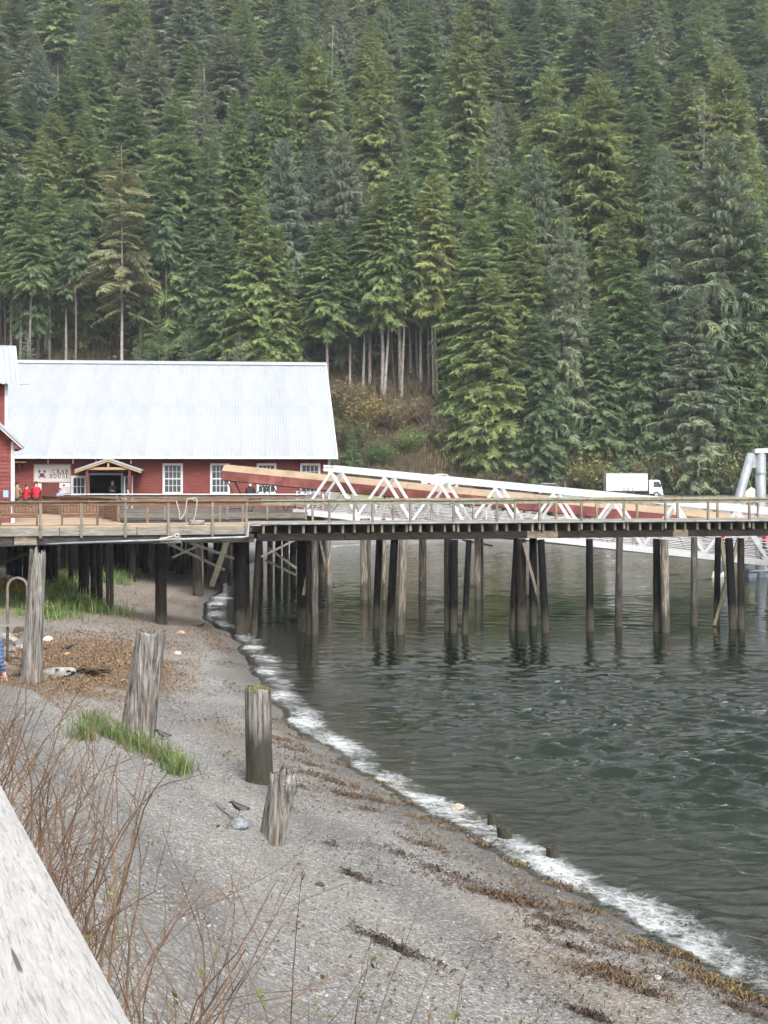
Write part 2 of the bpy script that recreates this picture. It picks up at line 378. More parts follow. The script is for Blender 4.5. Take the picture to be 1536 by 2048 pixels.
def branch_tpl(rs, kind):
    """one bough along +x, unit length: flat sprays of narrow twigs; returns triangles (n,3,3)"""
    tris = []
    nl = {'hem': 33, 'spr': 29, 'thin': 19}[kind]
    droop = {'hem': 0.26, 'spr': 0.18, 'thin': 0.2}[kind]
    def spine(s): return np.array([s, 0.05 * math.sin(s * 5), 0.10 * s - droop * s * s])
    for i in range(nl):
        s = 0.14 + 0.86 * (i + rs.random() * 0.6) / nl
        for sd in (-1, 1):
            L = (0.27 * math.sin(min(1.0, s * 1.25 + 0.12) * math.pi * 0.86) + 0.06) * rs.uniform(0.7, 1.25)
            a = R(rs.uniform(38, 62)); base = spine(s)
            d = np.array([math.cos(a), sd * math.sin(a), -rs.uniform(0.12, 0.5)]); d /= np.linalg.norm(d)
            n_ = np.cross(d, [0, 0, 1]); n_ /= np.linalg.norm(n_) + 1e-9
            wv = n_ * rs.uniform(0.011, 0.021) + np.array([0, 0, rs.uniform(-0.02, 0.02)])
            mid = base + d * L * 0.45 + np.array([0, 0, -0.01]); tip = base + d * L + np.array([0, 0, -0.07 * L])
            tris.append([base, mid + wv, tip]); tris.append([base, tip, mid - wv])
            # hanging twiglet
            if kind != 'thin' or rs.random() < 0.5:
                q = base + d * L * rs.uniform(0.35, 0.8); hl = rs.uniform(0.07, 0.15) * (1.6 if kind == 'spr' else 1.0)
                e = d * rs.uniform(0.011, 0.021)
                tris.append([q - e, q + e, q + np.array([rs.uniform(-.02, .05), sd * 0.02, -hl])])
    e = spine(1.0)
    for k in range(3):
        tris.append([spine(0.8) + np.array([0, rs.uniform(-.03, .03), 0]), spine(0.86) + np.array([0, rs.uniform(-.06, .06), 0.01]), e + np.array([0.07, rs.uniform(-.07, .07), -0.03])])
    return np.array(tris)
def conifer_mesh(name, seed, kind='hem', H=30.0, cb=0.08, Rm=4.3, nb=330, sharp=0.85, gap=0.0, asc=0.0):
    rs = np.random.default_rng(seed); tpls = [branch_tpl(rs, kind) for _ in range(6)]
    T = []; tone = []; ga = rs.random() * 6.28
    for i in range(nb):
        u = ((i + rs.random()) / nb) ** 0.86                   # denser to the top
        tz = cb + (1 - cb) * u
        z = tz * H * 0.985
        prof = (1 - u) ** sharp * (0.55 + 0.45 * min(1, (u + 0.05) / 0.22))
        L = Rm * prof * rs.uniform(0.5, 1.16) + 0.5
        if gap and vnoise(np.array([u * 14]), np.array([seed * 3.1]), 5)[0] < gap: L *= 0.55
        az = ga + i * 2.39996 + rs.normal(0, 0.25)
        L *= 0.82 + 0.36 * vnoise(np.array([math.cos(az) * 1.3 + seed]), np.array([math.sin(az) * 1.3 + u * 7]), 3)[0]
        pitch = R(-20 + 42 * u ** 1.5) + rs.normal(0, 0.2) + asc
        tp = tpls[rs.integers(6)] * np.array([L, max(L, 0.9) * rs.uniform(0.85, 1.15), L * rs.uniform(0.8, 1.2)])
        ca, sa, cp, sp = math.cos(az), math.sin(az), math.cos(pitch), math.sin(pitch)
        Rx = np.array([[ca * cp, -sa, -ca * sp], [sa * cp, ca, -sa * sp], [sp, 0, cp]])
        ro = rs.normal(0, .3); cr, sr = math.cos(ro), math.sin(ro); tp = tp @ np.array([[1, 0, 0], [0, cr, sr], [0, -sr, cr]]); T.append(tp @ Rx.T + np.array([0.1 * ca, 0.1 * sa, z])); tone.append(np.full(len(tp) * 3, np.clip(rs.normal(0.5, 0.2), 0, 1)))
    # leader
    top = np.array([[[-0.05, 0, H * 0.965], [0.05, 0, H * 0.965], [0, 0, H]], [[0, -0.05, H * 0.965], [0, 0.05, H * 0.965], [0.02, 0, H]]]); T.append(top); tone.append(np.full(6, 0.5))
    V = np.concatenate(T).reshape(-1, 3); Fc = np.arange(len(V)).reshape(-1, 3)
    me = npmesh(name, V, Fc, M['needles']); vattr(me, 'tone', np.concatenate(tone)); return me
def trunk_mesh(name, seed, H=30.0, r=0.30, stubs=14, bend=0.25):
    rs = np.random.default_rng(seed); mb = MB(); n = 9
    ph = rs.random() * 6
    def c(z): return Vector((bend * math.sin(z * 0.13 + ph) - bend * math.sin(ph), bend * math.cos(z * 0.11 + ph) - bend * math.cos(ph), z))
    hs_ = [H * k / n for k in range(n + 1)]
    pts = [Vector((0, 0, -1.5))] + [c(h) for h in hs_]; rad = [r * 1.35] + [r * (1 - 0.93 * (h / H)) * (1.15 if h == 0 else 1) for h in hs_]
    mb.tube(pts, rad, 8)
    for k in range(stubs):
        h = rs.uniform(0.08, 0.6) * H; a = rs.random() * 6.28; L = rs.uniform(0.5, 1.7); p = c(h)
        mb.tube([p, p + Vector((math.cos(a) * L, math.sin(a) * L, -0.1 * L))], [0.035, 0.012], 4)
    return mb.mesh(name, M['bark'], True)
CROWN = {
 'full': [conifer_mesh('crown', 1, 'hem', cb=0.03, Rm=5.8, nb=700, sharp=0.72), conifer_mesh('crown', 2, 'hem', cb=0.05, Rm=5.4, nb=680, sharp=0.8), conifer_mesh('crown', 3, 'hem', cb=0.06, Rm=6.2, nb=700, sharp=0.62, gap=0.3)],
 'tall': [conifer_mesh('crown', 4, 'hem', cb=0.36, Rm=4.9, nb=500, sharp=0.75), conifer_mesh('crown', 5, 'hem', cb=0.44, Rm=4.5, nb=440, sharp=0.65, gap=0.3), conifer_mesh('crown', 6, 'hem', cb=0.38, Rm=5.1, nb=470, sharp=0.8)],
 'spruce': [conifer_mesh('crown', 7, 'spr', cb=0.03, Rm=5.4, nb=640, sharp=0.75, asc=0.06), conifer_mesh('crown', 8, 'spr', cb=0.06, Rm=5.0, nb=600, sharp=0.85, gap=0.32), conifer_mesh('crown', 9, 'spr', cb=0.02, Rm=6.0, nb=600, sharp=0.6, gap=0.3, asc=0.1)],
 'pole': [conifer_mesh('crown', 15, 'hem', cb=0.56, Rm=4.0, nb=260, sharp=0.6), conifer_mesh('crown', 16, 'hem', cb=0.6, Rm=3.6, nb=240, sharp=0.7)],
 'thin': [conifer_mesh('crown', 10, 'hem', cb=0.3, Rm=4.8, nb=190, sharp=0.55, gap=0.45), conifer_mesh('crown', 12, 'thin', cb=0.2, Rm=4.0, nb=150, sharp=0.8, gap=0.35, asc=0.12)],
 'snag': [conifer_mesh('crown', 13, 'thin', cb=0.5, Rm=2.6, nb=34, sharp=0.4, asc=0.3)],
 'young': [conifer_mesh('crown', 14, 'spr', H=30, cb=0.0, Rm=9.5, nb=150, sharp=0.95, asc=0.22)],
}
TRUNK = [trunk_mesh('trunk', 30 + k, bend=0.1 + 0.12 * k) for k in range(4)]
COLR = {'green': (0.112, 0.158, 0.07), 'bright': (0.135, 0.182, 0.074), 'yellow': (0.165, 0.2, 0.08), 'dark': (0.1, 0.142, 0.07), 'grey': (0.138, 0.17, 0.108), 'blue': (0.134, 0.166, 0.118), 'golden': (0.165, 0.16, 0.085)}
CWORD = {'green': 'mid green', 'bright': 'fresh green', 'yellow': 'yellow-green', 'dark': 'dark green', 'grey': 'grey-green', 'blue': 'bluish grey', 'golden': 'straw-coloured'}
KWORD = {'full': 'hemlock', 'tall': 'bare-trunked hemlock', 'spruce': 'spruce', 'thin': 'thin conifer', 'pole': 'pole-trunked hemlock', 'snag': 'dead snag', 'young': 'young spruce'}
TREES = []
def conifer(px, top, Yd, kind, colk, wide=1.0, var=None, lean=0.0, dx=0.0, bark=1.0):
    x = pxX(px, Yd); zt = CZ - (top - HY) / F * Yd; zb = gz(x, Yd); H = zt - zb
    if H < 2: return None
    root = thing('conifer', None, 'tree', (x, Yd, zb), random.random() * 6.28, 'conifers on the hillside')
    v = random.randrange(len(CROWN[kind])) if var is None else var
    s = H / 30.0; base = COLR[colk]; j = [random.uniform(0.95, 1.05), random.uniform(0.92, 1.2)]
    tk = link('trunk', random.choice(TRUNK), root); tk.scale = (s * random.uniform(0.8, 1.1), s * random.uniform(0.8, 1.1), s * .955); b = bark * random.uniform(0.75, 1.1); tk.color = (b, b, b, 1)
    if kind != 'snag':
        c = link('crown', CROWN[kind][v], root); sw = (0.45 + 0.55 * s) if kind != 'young' else s
        c.scale = (sw * wide, sw * wide * random.uniform(0.9, 1.1), s); c.color = (base[0] * j[0] * j[1], base[1] * j[1], base[2] * j[1] / j[0], 1)
        if kind == 'thin': tk.scale = (tk.scale.x * 0.8, tk.scale.y * 0.8, s)
    else:
        tk.scale = (s * 0.45, s * 0.45, s); tk.color = (.9, .9, .9, 1)
        c = link('dead_branches', CROWN['snag'][0], root); c.scale = (.8, .8, s); c.color = (.2, .195, .18, 1)
    if lean: root.rotation_euler[1] = lean
    TREES.append([root, px, top, kind, colk, Yd]); return root
# trees read off the photograph, nearest first
HERO = [(22, 330, 213, 'tall', 'green', 1.0), (92, 265, 216, 'tall', 'yellow', 1.0), (168, 222, 217, 'tall', 'bright', 1.1), (132, 430, 211, 'tall', 'dark', 0.9), (60, 470, 209, 'tall', 'dark', 0.8),
 (243, 292, 207, 'thin', 'golden', 1.35, 0), (300, 360, 213, 'tall', 'dark', 1.0), (352, 192, 215, 'full', 'green', 1.15), (418, 270, 212, 'full', 'dark', 0.95), (385, 430, 210, 'tall', 'dark', 0.9), (470, 180, 222, 'full', 'bright', 1.0),
 (515, 378, 203, 'full', 'bright', 1.15), (450, 440, 204.5, 'full', 'green', 1.0), (566, 272, 212, 'spruce', 'blue', 1.0), (686, 262, 213, 'spruce', 'blue', 1.0), (622, 300, 216, 'spruce', 'blue', 0.85), (655, 432, 204, 'tall', 'green', 1.15),
 (560, 450, 202.5, 'full', 'bright', 0.9), (700, 440, 206, 'tall', 'green', 0.95), (765, 362, 205, 'tall', 'bright', 1.1), (802, 312, 206, 'tall', 'bright', 1.1), (842, 400, 208, 'tall', 'green', 0.9), (868, 332, 205, 'tall', 'yellow', 1.1), (740, 420, 208, 'tall', 'dark', 0.9), (822, 450, 211, 'tall', 'green', 0.9), (900, 400, 210, 'tall', 'green', 1.0), (925, 440, 207, 'tall', 'dark', 0.9), (855, 470, 214, 'tall', 'dark', 0.8), (780, 470, 213, 'tall', 'dark', 0.8),
 (958, 430, 198, 'full', 'bright', 1.2), (1052, 400, 198.5, 'full', 'bright', 1.15), (985, 540, 194, 'full', 'yellow', 1.2), (1130, 405, 194, 'spruce', 'grey', 0.95), (1160, 470, 196, 'spruce', 'grey', 0.8), (1238, 410, 197, 'full', 'green', 1.05), (1200, 600, 192.5, 'full', 'dark', 1.2), (1328, 285, 199, 'spruce', 'grey', 1.15), (1445, 262, 197, 'spruce', 'grey', 1.2), (1388, 570, 190.5, 'spruce', 'grey', 1.25), (1285, 560, 193, 'full', 'dark', 1.1), (1510, 420, 194, 'full', 'dark', 1.2), (1075, 620, 191.5, 'full', 'dark', 1.1), (1560, 300, 200, 'spruce', 'grey', 1.1), (1470, 640, 192, 'spruce', 'dark', 1.2),
 (1196, 142, 216, 'full', 'yellow', 1.25), (1098, 128, 226, 'full', 'yellow', 1.05), (1075, 290, 212, 'spruce', 'grey', 0.9), (995, 195, 222, 'spruce', 'blue', 0.9), (960, 290, 214, 'full', 'bright', 1.0), (862, 205, 222, 'full', 'bright', 1.0), (1300, 245, 214, 'full', 'green', 1.0), (1405, 165, 222, 'snag', 'grey', 1.0), (1448, 110, 228, 'full', 'yellow', 1.2), (1140, 230, 217, 'full', 'green', 1.0), (1010, 330, 207, 'full', 'green', 0.9),
 (748, 60, 236, 'full', 'yellow', 1.0), (628, 75, 234, 'full', 'yellow', 1.05), (555, 125, 230, 'full', 'bright', 0.95), (930, 5, 244, 'full', 'yellow', 1.1), (668, 48, 240, 'thin', 'grey', 0.9), (398, 130, 228, 'thin', 'grey', 1.0),
 (318, 612, 203, 'young', 'green', 1.0), (375, 622, 204, 'young', 'dark', 0.9), (478, 660, 197, 'young', 'blue', 0.9), (55, 662, 203, 'young', 'grey', 1.0), (285, 640, 201, 'young', 'dark', 0.8), (705, 850, 193, 'young', 'dark', 0.9)]
for a in HERO: conifer(*a)
random.seed(77)
for px in (655, 674, 726, 742, 752, 768, 788, 803, 818, 836, 847, 858, 866, 875, 884, 898, 912, 930, 12, 40, 58, 74, 100, 126, 150, 172, 198, 222, 335, 380):
    lt = px in (768, 803, 875, 740); conifer(px, random.uniform(345, 470) if px > 600 else random.uniform(330, 430), 204.5 + random.uniform(0, 16) * (0 if lt else 1), 'pole', random.choice(['green', 'dark', 'dark', 'bright']), random.uniform(.85, 1.1), bark=1.0 if lt else random.uniform(.3, .7), lean=random.uniform(-.025, .025))
random.seed(21)
row = 0; Yd = 223.0
while Yd < 436:
    half = 0.2814 * Yd + 9; sp = 11.4 + 0.006 * (Yd - 220); x = -half + random.uniform(0, sp)
    while x < half:
        yy = Yd + random.uniform(-5, 5); px = HX + (x + random.uniform(-2.6, 2.6)) / yy * F
        H = random.uniform(23, 34); zb = gz(pxX(px, yy), yy); top = HY - (zb + H - CZ) / yy * F
        kind = random.choices(['full', 'tall', 'spruce', 'thin'], [0.55, 0.2, 0.2, 0.05])[0]
        colk = random.choices(['green', 'bright', 'yellow', 'dark', 'grey', 'blue'], [0.3, 0.25, 0.2, 0.1, 0.1, 0.05])[0]
        if kind == 'spruce': colk = random.choice(['grey', 'blue', 'green'])
        if top > -190: conifer(px, top, yy, kind, colk, random.uniform(1.2, 1.5))
        x += sp * random.uniform(0.8, 1.2)
    Yd += 16.0 + 0.02 * (Yd - 220)
scene['conifer_count'] = len(TREES)
# labels that single each tree out: colour, kind, height on the slope, landmark below it, and its place among its likes
MARK = [(-999, 110, 'above the tower'), (110, 330, 'above the crab house sign'), (330, 520, 'above the white roof middle'), (520, 680, 'above the free roof end'), (680, 820, 'above the brushy bank'), (820, 1000, 'above the white pickup'), (1000, 1180, 'right of the pickup'), (1180, 1340, 'above the box truck'), (1340, 9999, 'above the steel piles')]
BAND = [(-999, 0, 'cut by the picture top'), (0, 150, 'high on the slope'), (150, 300, 'on the upper slope'), (300, 430, 'in mid slope'), (430, 9999, 'low on the slope')]
ORD = ['first', 'second', 'third', 'fourth', 'fifth', 'sixth', 'seventh', 'eighth', 'ninth', 'tenth', 'eleventh', 'twelfth', 'thirteenth', 'fourteenth', 'fifteenth']
keys = {}
for r in TREES:
    mk = next(m for a, b, m in MARK if a <= r[1] < b); bd = next(m for a, b, m in BAND if a <= r[2] < b)
    keys.setdefault(f'{CWORD[r[4]] if r[3] != "snag" else "grey"} {KWORD[r[3]]} {bd} {mk}', []).append(r)
for k, rs_ in keys.items():
    rs_.sort(key=lambda r: r[1])
    for i, r in enumerate(rs_): r[0]['label'] = k if len(rs_) == 1 else f'{ORD[i]} from left: {k}' if len(k.split()) < 14 else f'{ORD[i]} {k}'
# ================================================================ timber materials
def timber(name, cols, z_tide=False, stretch=(7, 7, 0.55), scale=2.2, bump=0.6, objcol=True, rough=0.88):
    t = NT(name); v = t.coords('Position', stretch, True)
    a = t.noise(v, scale, 7, 0.7, 0.3); c = t.ramp(a, [(0.3 + 0.4 * i / (len(cols) - 1), q) for i, q in enumerate(cols)])
    if objcol: c = t.mix(1.0, c, t.n('ObjectInfo').outputs['Color'], 'MULTIPLY')
    if z_tide:
        z = t.n('SeparateXYZ', Vector=t.n('NewGeometry').outputs['Position']).outputs['Z']
        zz = t.math('ADD', z, t.math('MULTIPLY', t.noise(t.coords('Position', (3, 3, 0.7)), 1.2, 4), 1.6))
        c = t.mix(t.ramp(t.math('MULTIPLY', zz, 0.33), [(0.52, 0.85), (0.66, 0.0)]), c, (0.030, 0.027, 0.020))
        c = t.mix(t.math('MULTIPLY', t.ramp(t.math('MULTIPLY', zz, 0.33), [(0.26, 0.0), (0.34, 1.0), (0.44, 0.0)]), t.ramp(t.noise(v, 9, 3), [(0.5, 0), (0.62, 0.3)])), c, (0.14, 0.135, 0.11))
    t.base(c, rough, 0.1); t.bump(a, bump, 0.05); return t.m
M['pile'] = timber('creosote_pile', [(0.012, 0.011, 0.011), (0.034, 0.031, 0.029), (0.082, 0.074, 0.067), (0.2, 0.185, 0.165)], True)
M['dark_timber'] = timber('dark_timber', [(0.012, 0.011, 0.01), (0.032, 0.029, 0.026), (0.07, 0.062, 0.054)], stretch=(0.8, 0.8, 7))
M['grey_timber'] = timber('weathered_timber', [(0.065, 0.06, 0.052), (0.14, 0.128, 0.11), (0.21, 0.195, 0.17)], stretch=(0.8, 0.8, 7))
M['post_timber'] = timber('weathered_post', [(0.055, 0.048, 0.038), (0.115, 0.1, 0.082), (0.185, 0.166, 0.138)], stretch=(7, 7, 0.8))
M['mossy_rail'] = timber('mossy_rail', [(0.045, 0.046, 0.022), (0.12, 0.11, 0.078), (0.18, 0.168, 0.128), (0.085, 0.092, 0.036)], stretch=(1.5, 1.5, 3), objcol=False)
M['cedar'] = timber('cedar_boards', [(0.08, 0.042, 0.026), (0.14, 0.078, 0.048), (0.2, 0.12, 0.076)], stretch=(1, 1, 5))
M['deck_tan'] = timber('tan_deck_boards', [(0.17, 0.125, 0.085), (0.25, 0.19, 0.132), (0.31, 0.245, 0.178)], stretch=(0.6, 6, 6))
M['white_paint'] = surf('white_paint', [(0.33, 0.335, 0.34), (0.42, 0.425, 0.43)], 3, rough=0.5, bump=0.05)
M['galv'] = surf('galvanised_steel', [(0.11, 0.122, 0.135), (0.165, 0.18, 0.195), (0.22, 0.235, 0.25)], 2.0, (1, 1, 0.4), rough=0.55, bump=0.08, metal=0.2)
M['black_steel'] = flat('black_steel', (0.03, 0.028, 0.028), 0.5)
M['rope'] = surf('rope', [(0.16, 0.155, 0.14), (0.27, 0.26, 0.235)], 40, rough=0.9, bump=0.4)
M['wire'] = flat('steel_wire', (0.1, 0.1, 0.1), 0.5)

PO = Vector((-5.5, 59.0, 0)); PA = R(13.8); PU = Vector((math.cos(PA), math.sin(PA), 0)); PV = Vector((-math.sin(PA), math.cos(PA), 0))
def tl(p): d = Vector(p) - PO; return Vector((d.dot(PU), d.dot(PV), d.z))
def tw(x, y, z): return PO + PU * x + PV * y + Vector((0, 0, z))
def sx(px, y=0.0):
    """station along the pier where the line at offset y is seen at photo column px"""
    o = PO + PV * y; k = (px - HX) / F; return (o.x - k * o.y) / (k * PU.y - PU.x)
DZ = 4.9
pier = thing('timber_pier', 'long weathered timber pier on dark piles crossing the water', 'pier', PO, PA)
def unit_pile(seed):
    rs = np.random.default_rng(seed); n, m = 18, 12; V = []; Fc = []
    off = rs.normal(0, 0.05, n)
    for j in range(m + 1):
        for k in range(n):
            a = 2 * math.pi * k / n; r = 1.06 - 0.12 * j / m + off[k] + rs.normal(0, 0.02); V.append((r * math.cos(a), r * math.sin(a), j / m))
    for j in range(m):
        for k in range(n): Fc.append((j * n + k, j * n + (k + 1) % n, (j + 1) * n + (k + 1) % n, (j + 1) * n + k))
    mb = MB(); mb.add(V, Fc); mb.f.append(tuple(m * n + k for k in range(n))); return mb.mesh('pile', M['pile'], True)
PILES = [unit_pile(s) for s in range(4)]
def pile(px, py, pxt, wpx, tone, parent, ztop=4.13, loc=tl, name='pile'):
    Yb = 18564.0 / (py - HY); b = Vector((pxX(px, Yb), Yb, 0.0))
    if gz(b.x, b.y) > 0.05: b = ground_hit(px, py, 40, 130)
    wd = wpx / F * b.y / 2
    tp = Vector((pxX(pxt, b.y), b.y, ztop)); d = tp - b; b = b - d.normalized() * 1.2
    lb, lt = loc(b), loc(tp); d = lt - lb
    o = link(name, random.choice(PILES), parent); o.location = lb; o.scale = (wd, wd, d.length)
    q = d.to_track_quat('Z', 'Y'); o.rotation_mode = 'QUATERNION'; o.rotation_quaternion = q
    o.color = (*tone, 1); return o
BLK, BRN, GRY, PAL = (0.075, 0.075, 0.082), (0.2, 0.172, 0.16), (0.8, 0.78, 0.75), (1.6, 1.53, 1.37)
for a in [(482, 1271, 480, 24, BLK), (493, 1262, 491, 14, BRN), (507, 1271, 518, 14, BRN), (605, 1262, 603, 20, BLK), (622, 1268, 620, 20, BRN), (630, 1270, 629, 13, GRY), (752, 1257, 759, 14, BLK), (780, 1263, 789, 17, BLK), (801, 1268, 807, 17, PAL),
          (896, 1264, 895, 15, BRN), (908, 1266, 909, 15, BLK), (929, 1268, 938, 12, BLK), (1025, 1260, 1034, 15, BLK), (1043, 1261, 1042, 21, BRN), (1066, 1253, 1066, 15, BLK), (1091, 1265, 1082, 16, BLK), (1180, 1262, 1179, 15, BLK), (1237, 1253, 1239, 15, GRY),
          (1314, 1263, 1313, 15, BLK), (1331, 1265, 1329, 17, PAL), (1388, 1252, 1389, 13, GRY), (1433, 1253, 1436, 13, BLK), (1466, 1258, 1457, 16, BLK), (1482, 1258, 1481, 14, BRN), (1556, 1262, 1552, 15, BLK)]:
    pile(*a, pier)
mb = MB()
X0, X1, WD = 0.0, 30.0, 3.2
x = X0
while x < X1:
    wd = 0.24; mb.span((x + 0.01, -0.06, DZ - 0.075 + random.uniform(-.008, .008)), (x + wd - 0.008, WD + 0.05, DZ)); x += wd
o = mb.build('decking', M['grey_timber'], pier); o.color = (1.35, 1.3, 1.2, 1)
x = 0.3; k = 0
while x < X1:
    jm = MB().span((x - 0.05, 0.02, 4.45), (x + 0.05, WD, DZ - 0.078)).build('joist', M['post_timber'], pier); jm.color = (0.8, 0.8, 0.75, 1) if k % 3 else (1.2, 1.2, 1.0, 1)
    x += 0.62 if k % 3 else 0.52; k += 1
for yb in (0.14, 2.75):
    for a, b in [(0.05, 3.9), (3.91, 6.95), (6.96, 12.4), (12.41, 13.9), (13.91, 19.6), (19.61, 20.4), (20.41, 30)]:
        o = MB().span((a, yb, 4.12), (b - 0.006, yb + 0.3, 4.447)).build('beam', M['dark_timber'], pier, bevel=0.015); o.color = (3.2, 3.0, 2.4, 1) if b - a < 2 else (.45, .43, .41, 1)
for px in (659, 745, 821, 907, 993.5, 1079, 1163, 1248, 1331, 1416, 1499, 1583):
    x = sx(px, -0.07); o = MB().span((x - 0.05, -0.115, 4.5), (x + 0.05, -0.02, 5.86)).build('rail_post', M['post_timber'], pier, bevel=0.008); o.rotation_euler[1] = random.uniform(-.002, .002)
for px in (625, 708, 786, 863, 947, 1030, 1112, 1193, 1274, 1355, 1435, 1516):
    x = sx(px, WD - 0.05); o = MB().span((x - 0.05, WD - 0.1, DZ + 0.002), (x + 0.05, WD - 0.005, 5.86)).build('rail_post', M['post_timber'], pier, bevel=0.008); o.color = (1.25, 1.2, 1.1, 1)
for y, ss in ((-0.07, 0.0), (WD - 0.05, 2.2)):
    x = ss; k = 0
    while x < X1:
        x2 = min(x + 3.9, X1); dz = random.uniform(-0.012, 0.012)
        MB().span((x, y - 0.09, 5.862 + dz), (x2 - 0.01, y + 0.1, 5.925 + dz)).build('top_rail', M['mossy_rail'], pier, bevel=0.012)
        MB().span((x, y - 0.02, 5.7 + dz), (x2 - 0.012, y + 0.022, 5.861 + dz)).build('rail_board', M['mossy_rail'], pier)
        x = x2
for (a, b, r) in [((1047, 1086), (1079, 1205), 0.07)]:
    MB().beam(tl(P(*a, 61.0)), tl(P(*b, 61.0)), 0.18, 0.12).build('brace', M['post_timber'], pier)
for a, b, y in [((1441, 1075), (1468, 1255), 63.6), ((1478, 1075), (1428, 1250), 63.0), ((1458, 1160), (1475, 1240), 64.2), ((627, 1080), (607, 1190), 60.6)]:
    o = MB().beam(tl(P(*a, y)), tl(P(*b, y)), 0.2, 0.13).build('brace', M['post_timber'], pier); o.color = (1.2, 1.25, 0.95, 1)

# --- wide platform on the left: front walkway, tan deck, curved balustrade
plat = thing('timber_platform', 'broad timber platform with tan deck in front of the crab house', 'platform', PO, PA)
FY = -1.4
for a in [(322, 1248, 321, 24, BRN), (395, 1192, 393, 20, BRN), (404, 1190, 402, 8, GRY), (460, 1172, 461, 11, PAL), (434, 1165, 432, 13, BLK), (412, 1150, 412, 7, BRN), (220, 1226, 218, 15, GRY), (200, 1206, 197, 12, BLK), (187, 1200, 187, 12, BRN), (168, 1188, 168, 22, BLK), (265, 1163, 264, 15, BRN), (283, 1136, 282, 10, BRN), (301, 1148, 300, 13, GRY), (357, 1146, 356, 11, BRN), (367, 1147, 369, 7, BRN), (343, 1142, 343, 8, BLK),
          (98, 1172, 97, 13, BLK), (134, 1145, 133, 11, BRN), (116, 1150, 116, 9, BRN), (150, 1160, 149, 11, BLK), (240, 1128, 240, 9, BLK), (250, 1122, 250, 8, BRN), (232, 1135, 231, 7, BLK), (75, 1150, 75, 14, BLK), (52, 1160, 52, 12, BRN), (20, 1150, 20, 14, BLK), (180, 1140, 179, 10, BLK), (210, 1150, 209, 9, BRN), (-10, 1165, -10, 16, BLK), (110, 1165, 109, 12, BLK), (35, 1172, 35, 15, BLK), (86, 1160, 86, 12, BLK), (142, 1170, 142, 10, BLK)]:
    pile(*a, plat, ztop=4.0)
o = MB().beam(tl(P(456, 1078, 66)), tl(P(424, 1172, 66)), 0.32, 0.26).build('brace', M['grey_timber'], plat); o.color = (.42, .42, .36, 1)
for a, b, y in [((332, 1085), (450, 1140), 70), ((345, 1115), (395, 1092), 72), ((0, 1128), (60, 1105), 60), ((365, 1080), (470, 1118), 76)]:
    o = MB().beam(tl(P(*a, y)), tl(P(*b, y)), 0.22, 0.12).build('brace', M['grey_timber'], plat); o.color = (0.25, 0.25, 0.25, 1)
# curve of the balustrade, world (x, y)
CUR = [Vector((pxX(px, y), y, 0)) for px, y in ((237, 60.2), (226, 62.5), (208, 65.5), (182, 68.5), (152, 71.2), (120, 73.4), (85, 75), (55, 75.8), (22, 76.3), (-60, 77))]
CL = [tl(p) for p in CUR]; cy = np.array([p.y for p in CL]); cx = np.array([p.x for p in CL])
y = 1.92; k = 0
while y < 19.4:                                         # tan planks, each with its own edges
    xr = float(np.interp(y, cy, cx)) if y > cy[0] else float(cx[0])
    if xr > -17.5:
        o = MB().span((-18, y, DZ - 0.05 + random.uniform(-.004, .004)), (xr + 0.08, y + 0.188, DZ + 0.003)).build('plank', M['deck_tan'], plat); b = random.uniform(0.82, 1.12); o.color = (b, b, b, 1)
    y += 0.2; k += 1
y = FY
while y < 1.9:
    o = MB().span((-18, y, DZ - 0.06 + random.uniform(-.004, .004)), (-0.05, y + 0.188, DZ)).build('plank', M['deck_tan'], plat); b = random.uniform(0.82, 1.12); o.color = (b, b, b * 0.97, 1); y += 0.2
for a, b in [(-18, -14.6), (-14.59, -11.9), (-11.89, -8.3), (-8.29, -5.2), (-5.19, -0.55)]:
    o = MB().span((a, FY - 0.09, 4.5), (b - 0.012, FY - 0.012, 4.845)).build('fascia_board', M['grey_timber'], plat, bevel=0.01); c = random.uniform(0.85, 1.15); o.color = (c, c, c, 1)
o = MB().span((-18, FY - 0.05, 4.846), (-0.1, FY - 0.004, 4.885)).build('edge_trim', M['deck_tan'], plat)
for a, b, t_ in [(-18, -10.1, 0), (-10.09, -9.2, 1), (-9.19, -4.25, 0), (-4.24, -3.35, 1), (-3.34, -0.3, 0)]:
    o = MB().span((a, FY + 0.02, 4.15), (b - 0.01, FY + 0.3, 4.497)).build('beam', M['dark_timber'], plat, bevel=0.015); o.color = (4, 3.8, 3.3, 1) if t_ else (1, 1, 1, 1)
for y in (1.6, 5, 9, 13, 17):
    MB().span((-18, y, 4.1), (-0.3 if y < 3 else float(np.interp(y, cy, cx)) - 0.3, y + 0.3, 4.45)).build('beam', M['dark_timber'], plat)
x = -17.8
while x < -0.2:
    MB().span((x, FY + 0.32, 4.46), (x + 0.1, 1.6 if x > -6 else 10, 4.83)).build('joist', M['dark_timber'], plat); x += 0.9
for px in (-5, 81, 163, 251, 337, 425, 493):
    x = sx(px, FY - 0.14); MB().span((x - 0.055, FY - 0.19, 4.42), (x + 0.055, FY - 0.095, 5.87)).build('rail_post', M['post_timber'], plat, bevel=0.008)
for px in (295, 373, 440, 485):
    x = sx(px, 1.8); o = MB().span((x - 0.05, 1.77, DZ), (x + 0.05, 1.87, 5.87)).build('rail_post', M['cedar'] if px == 295 else M['post_timber'], plat)
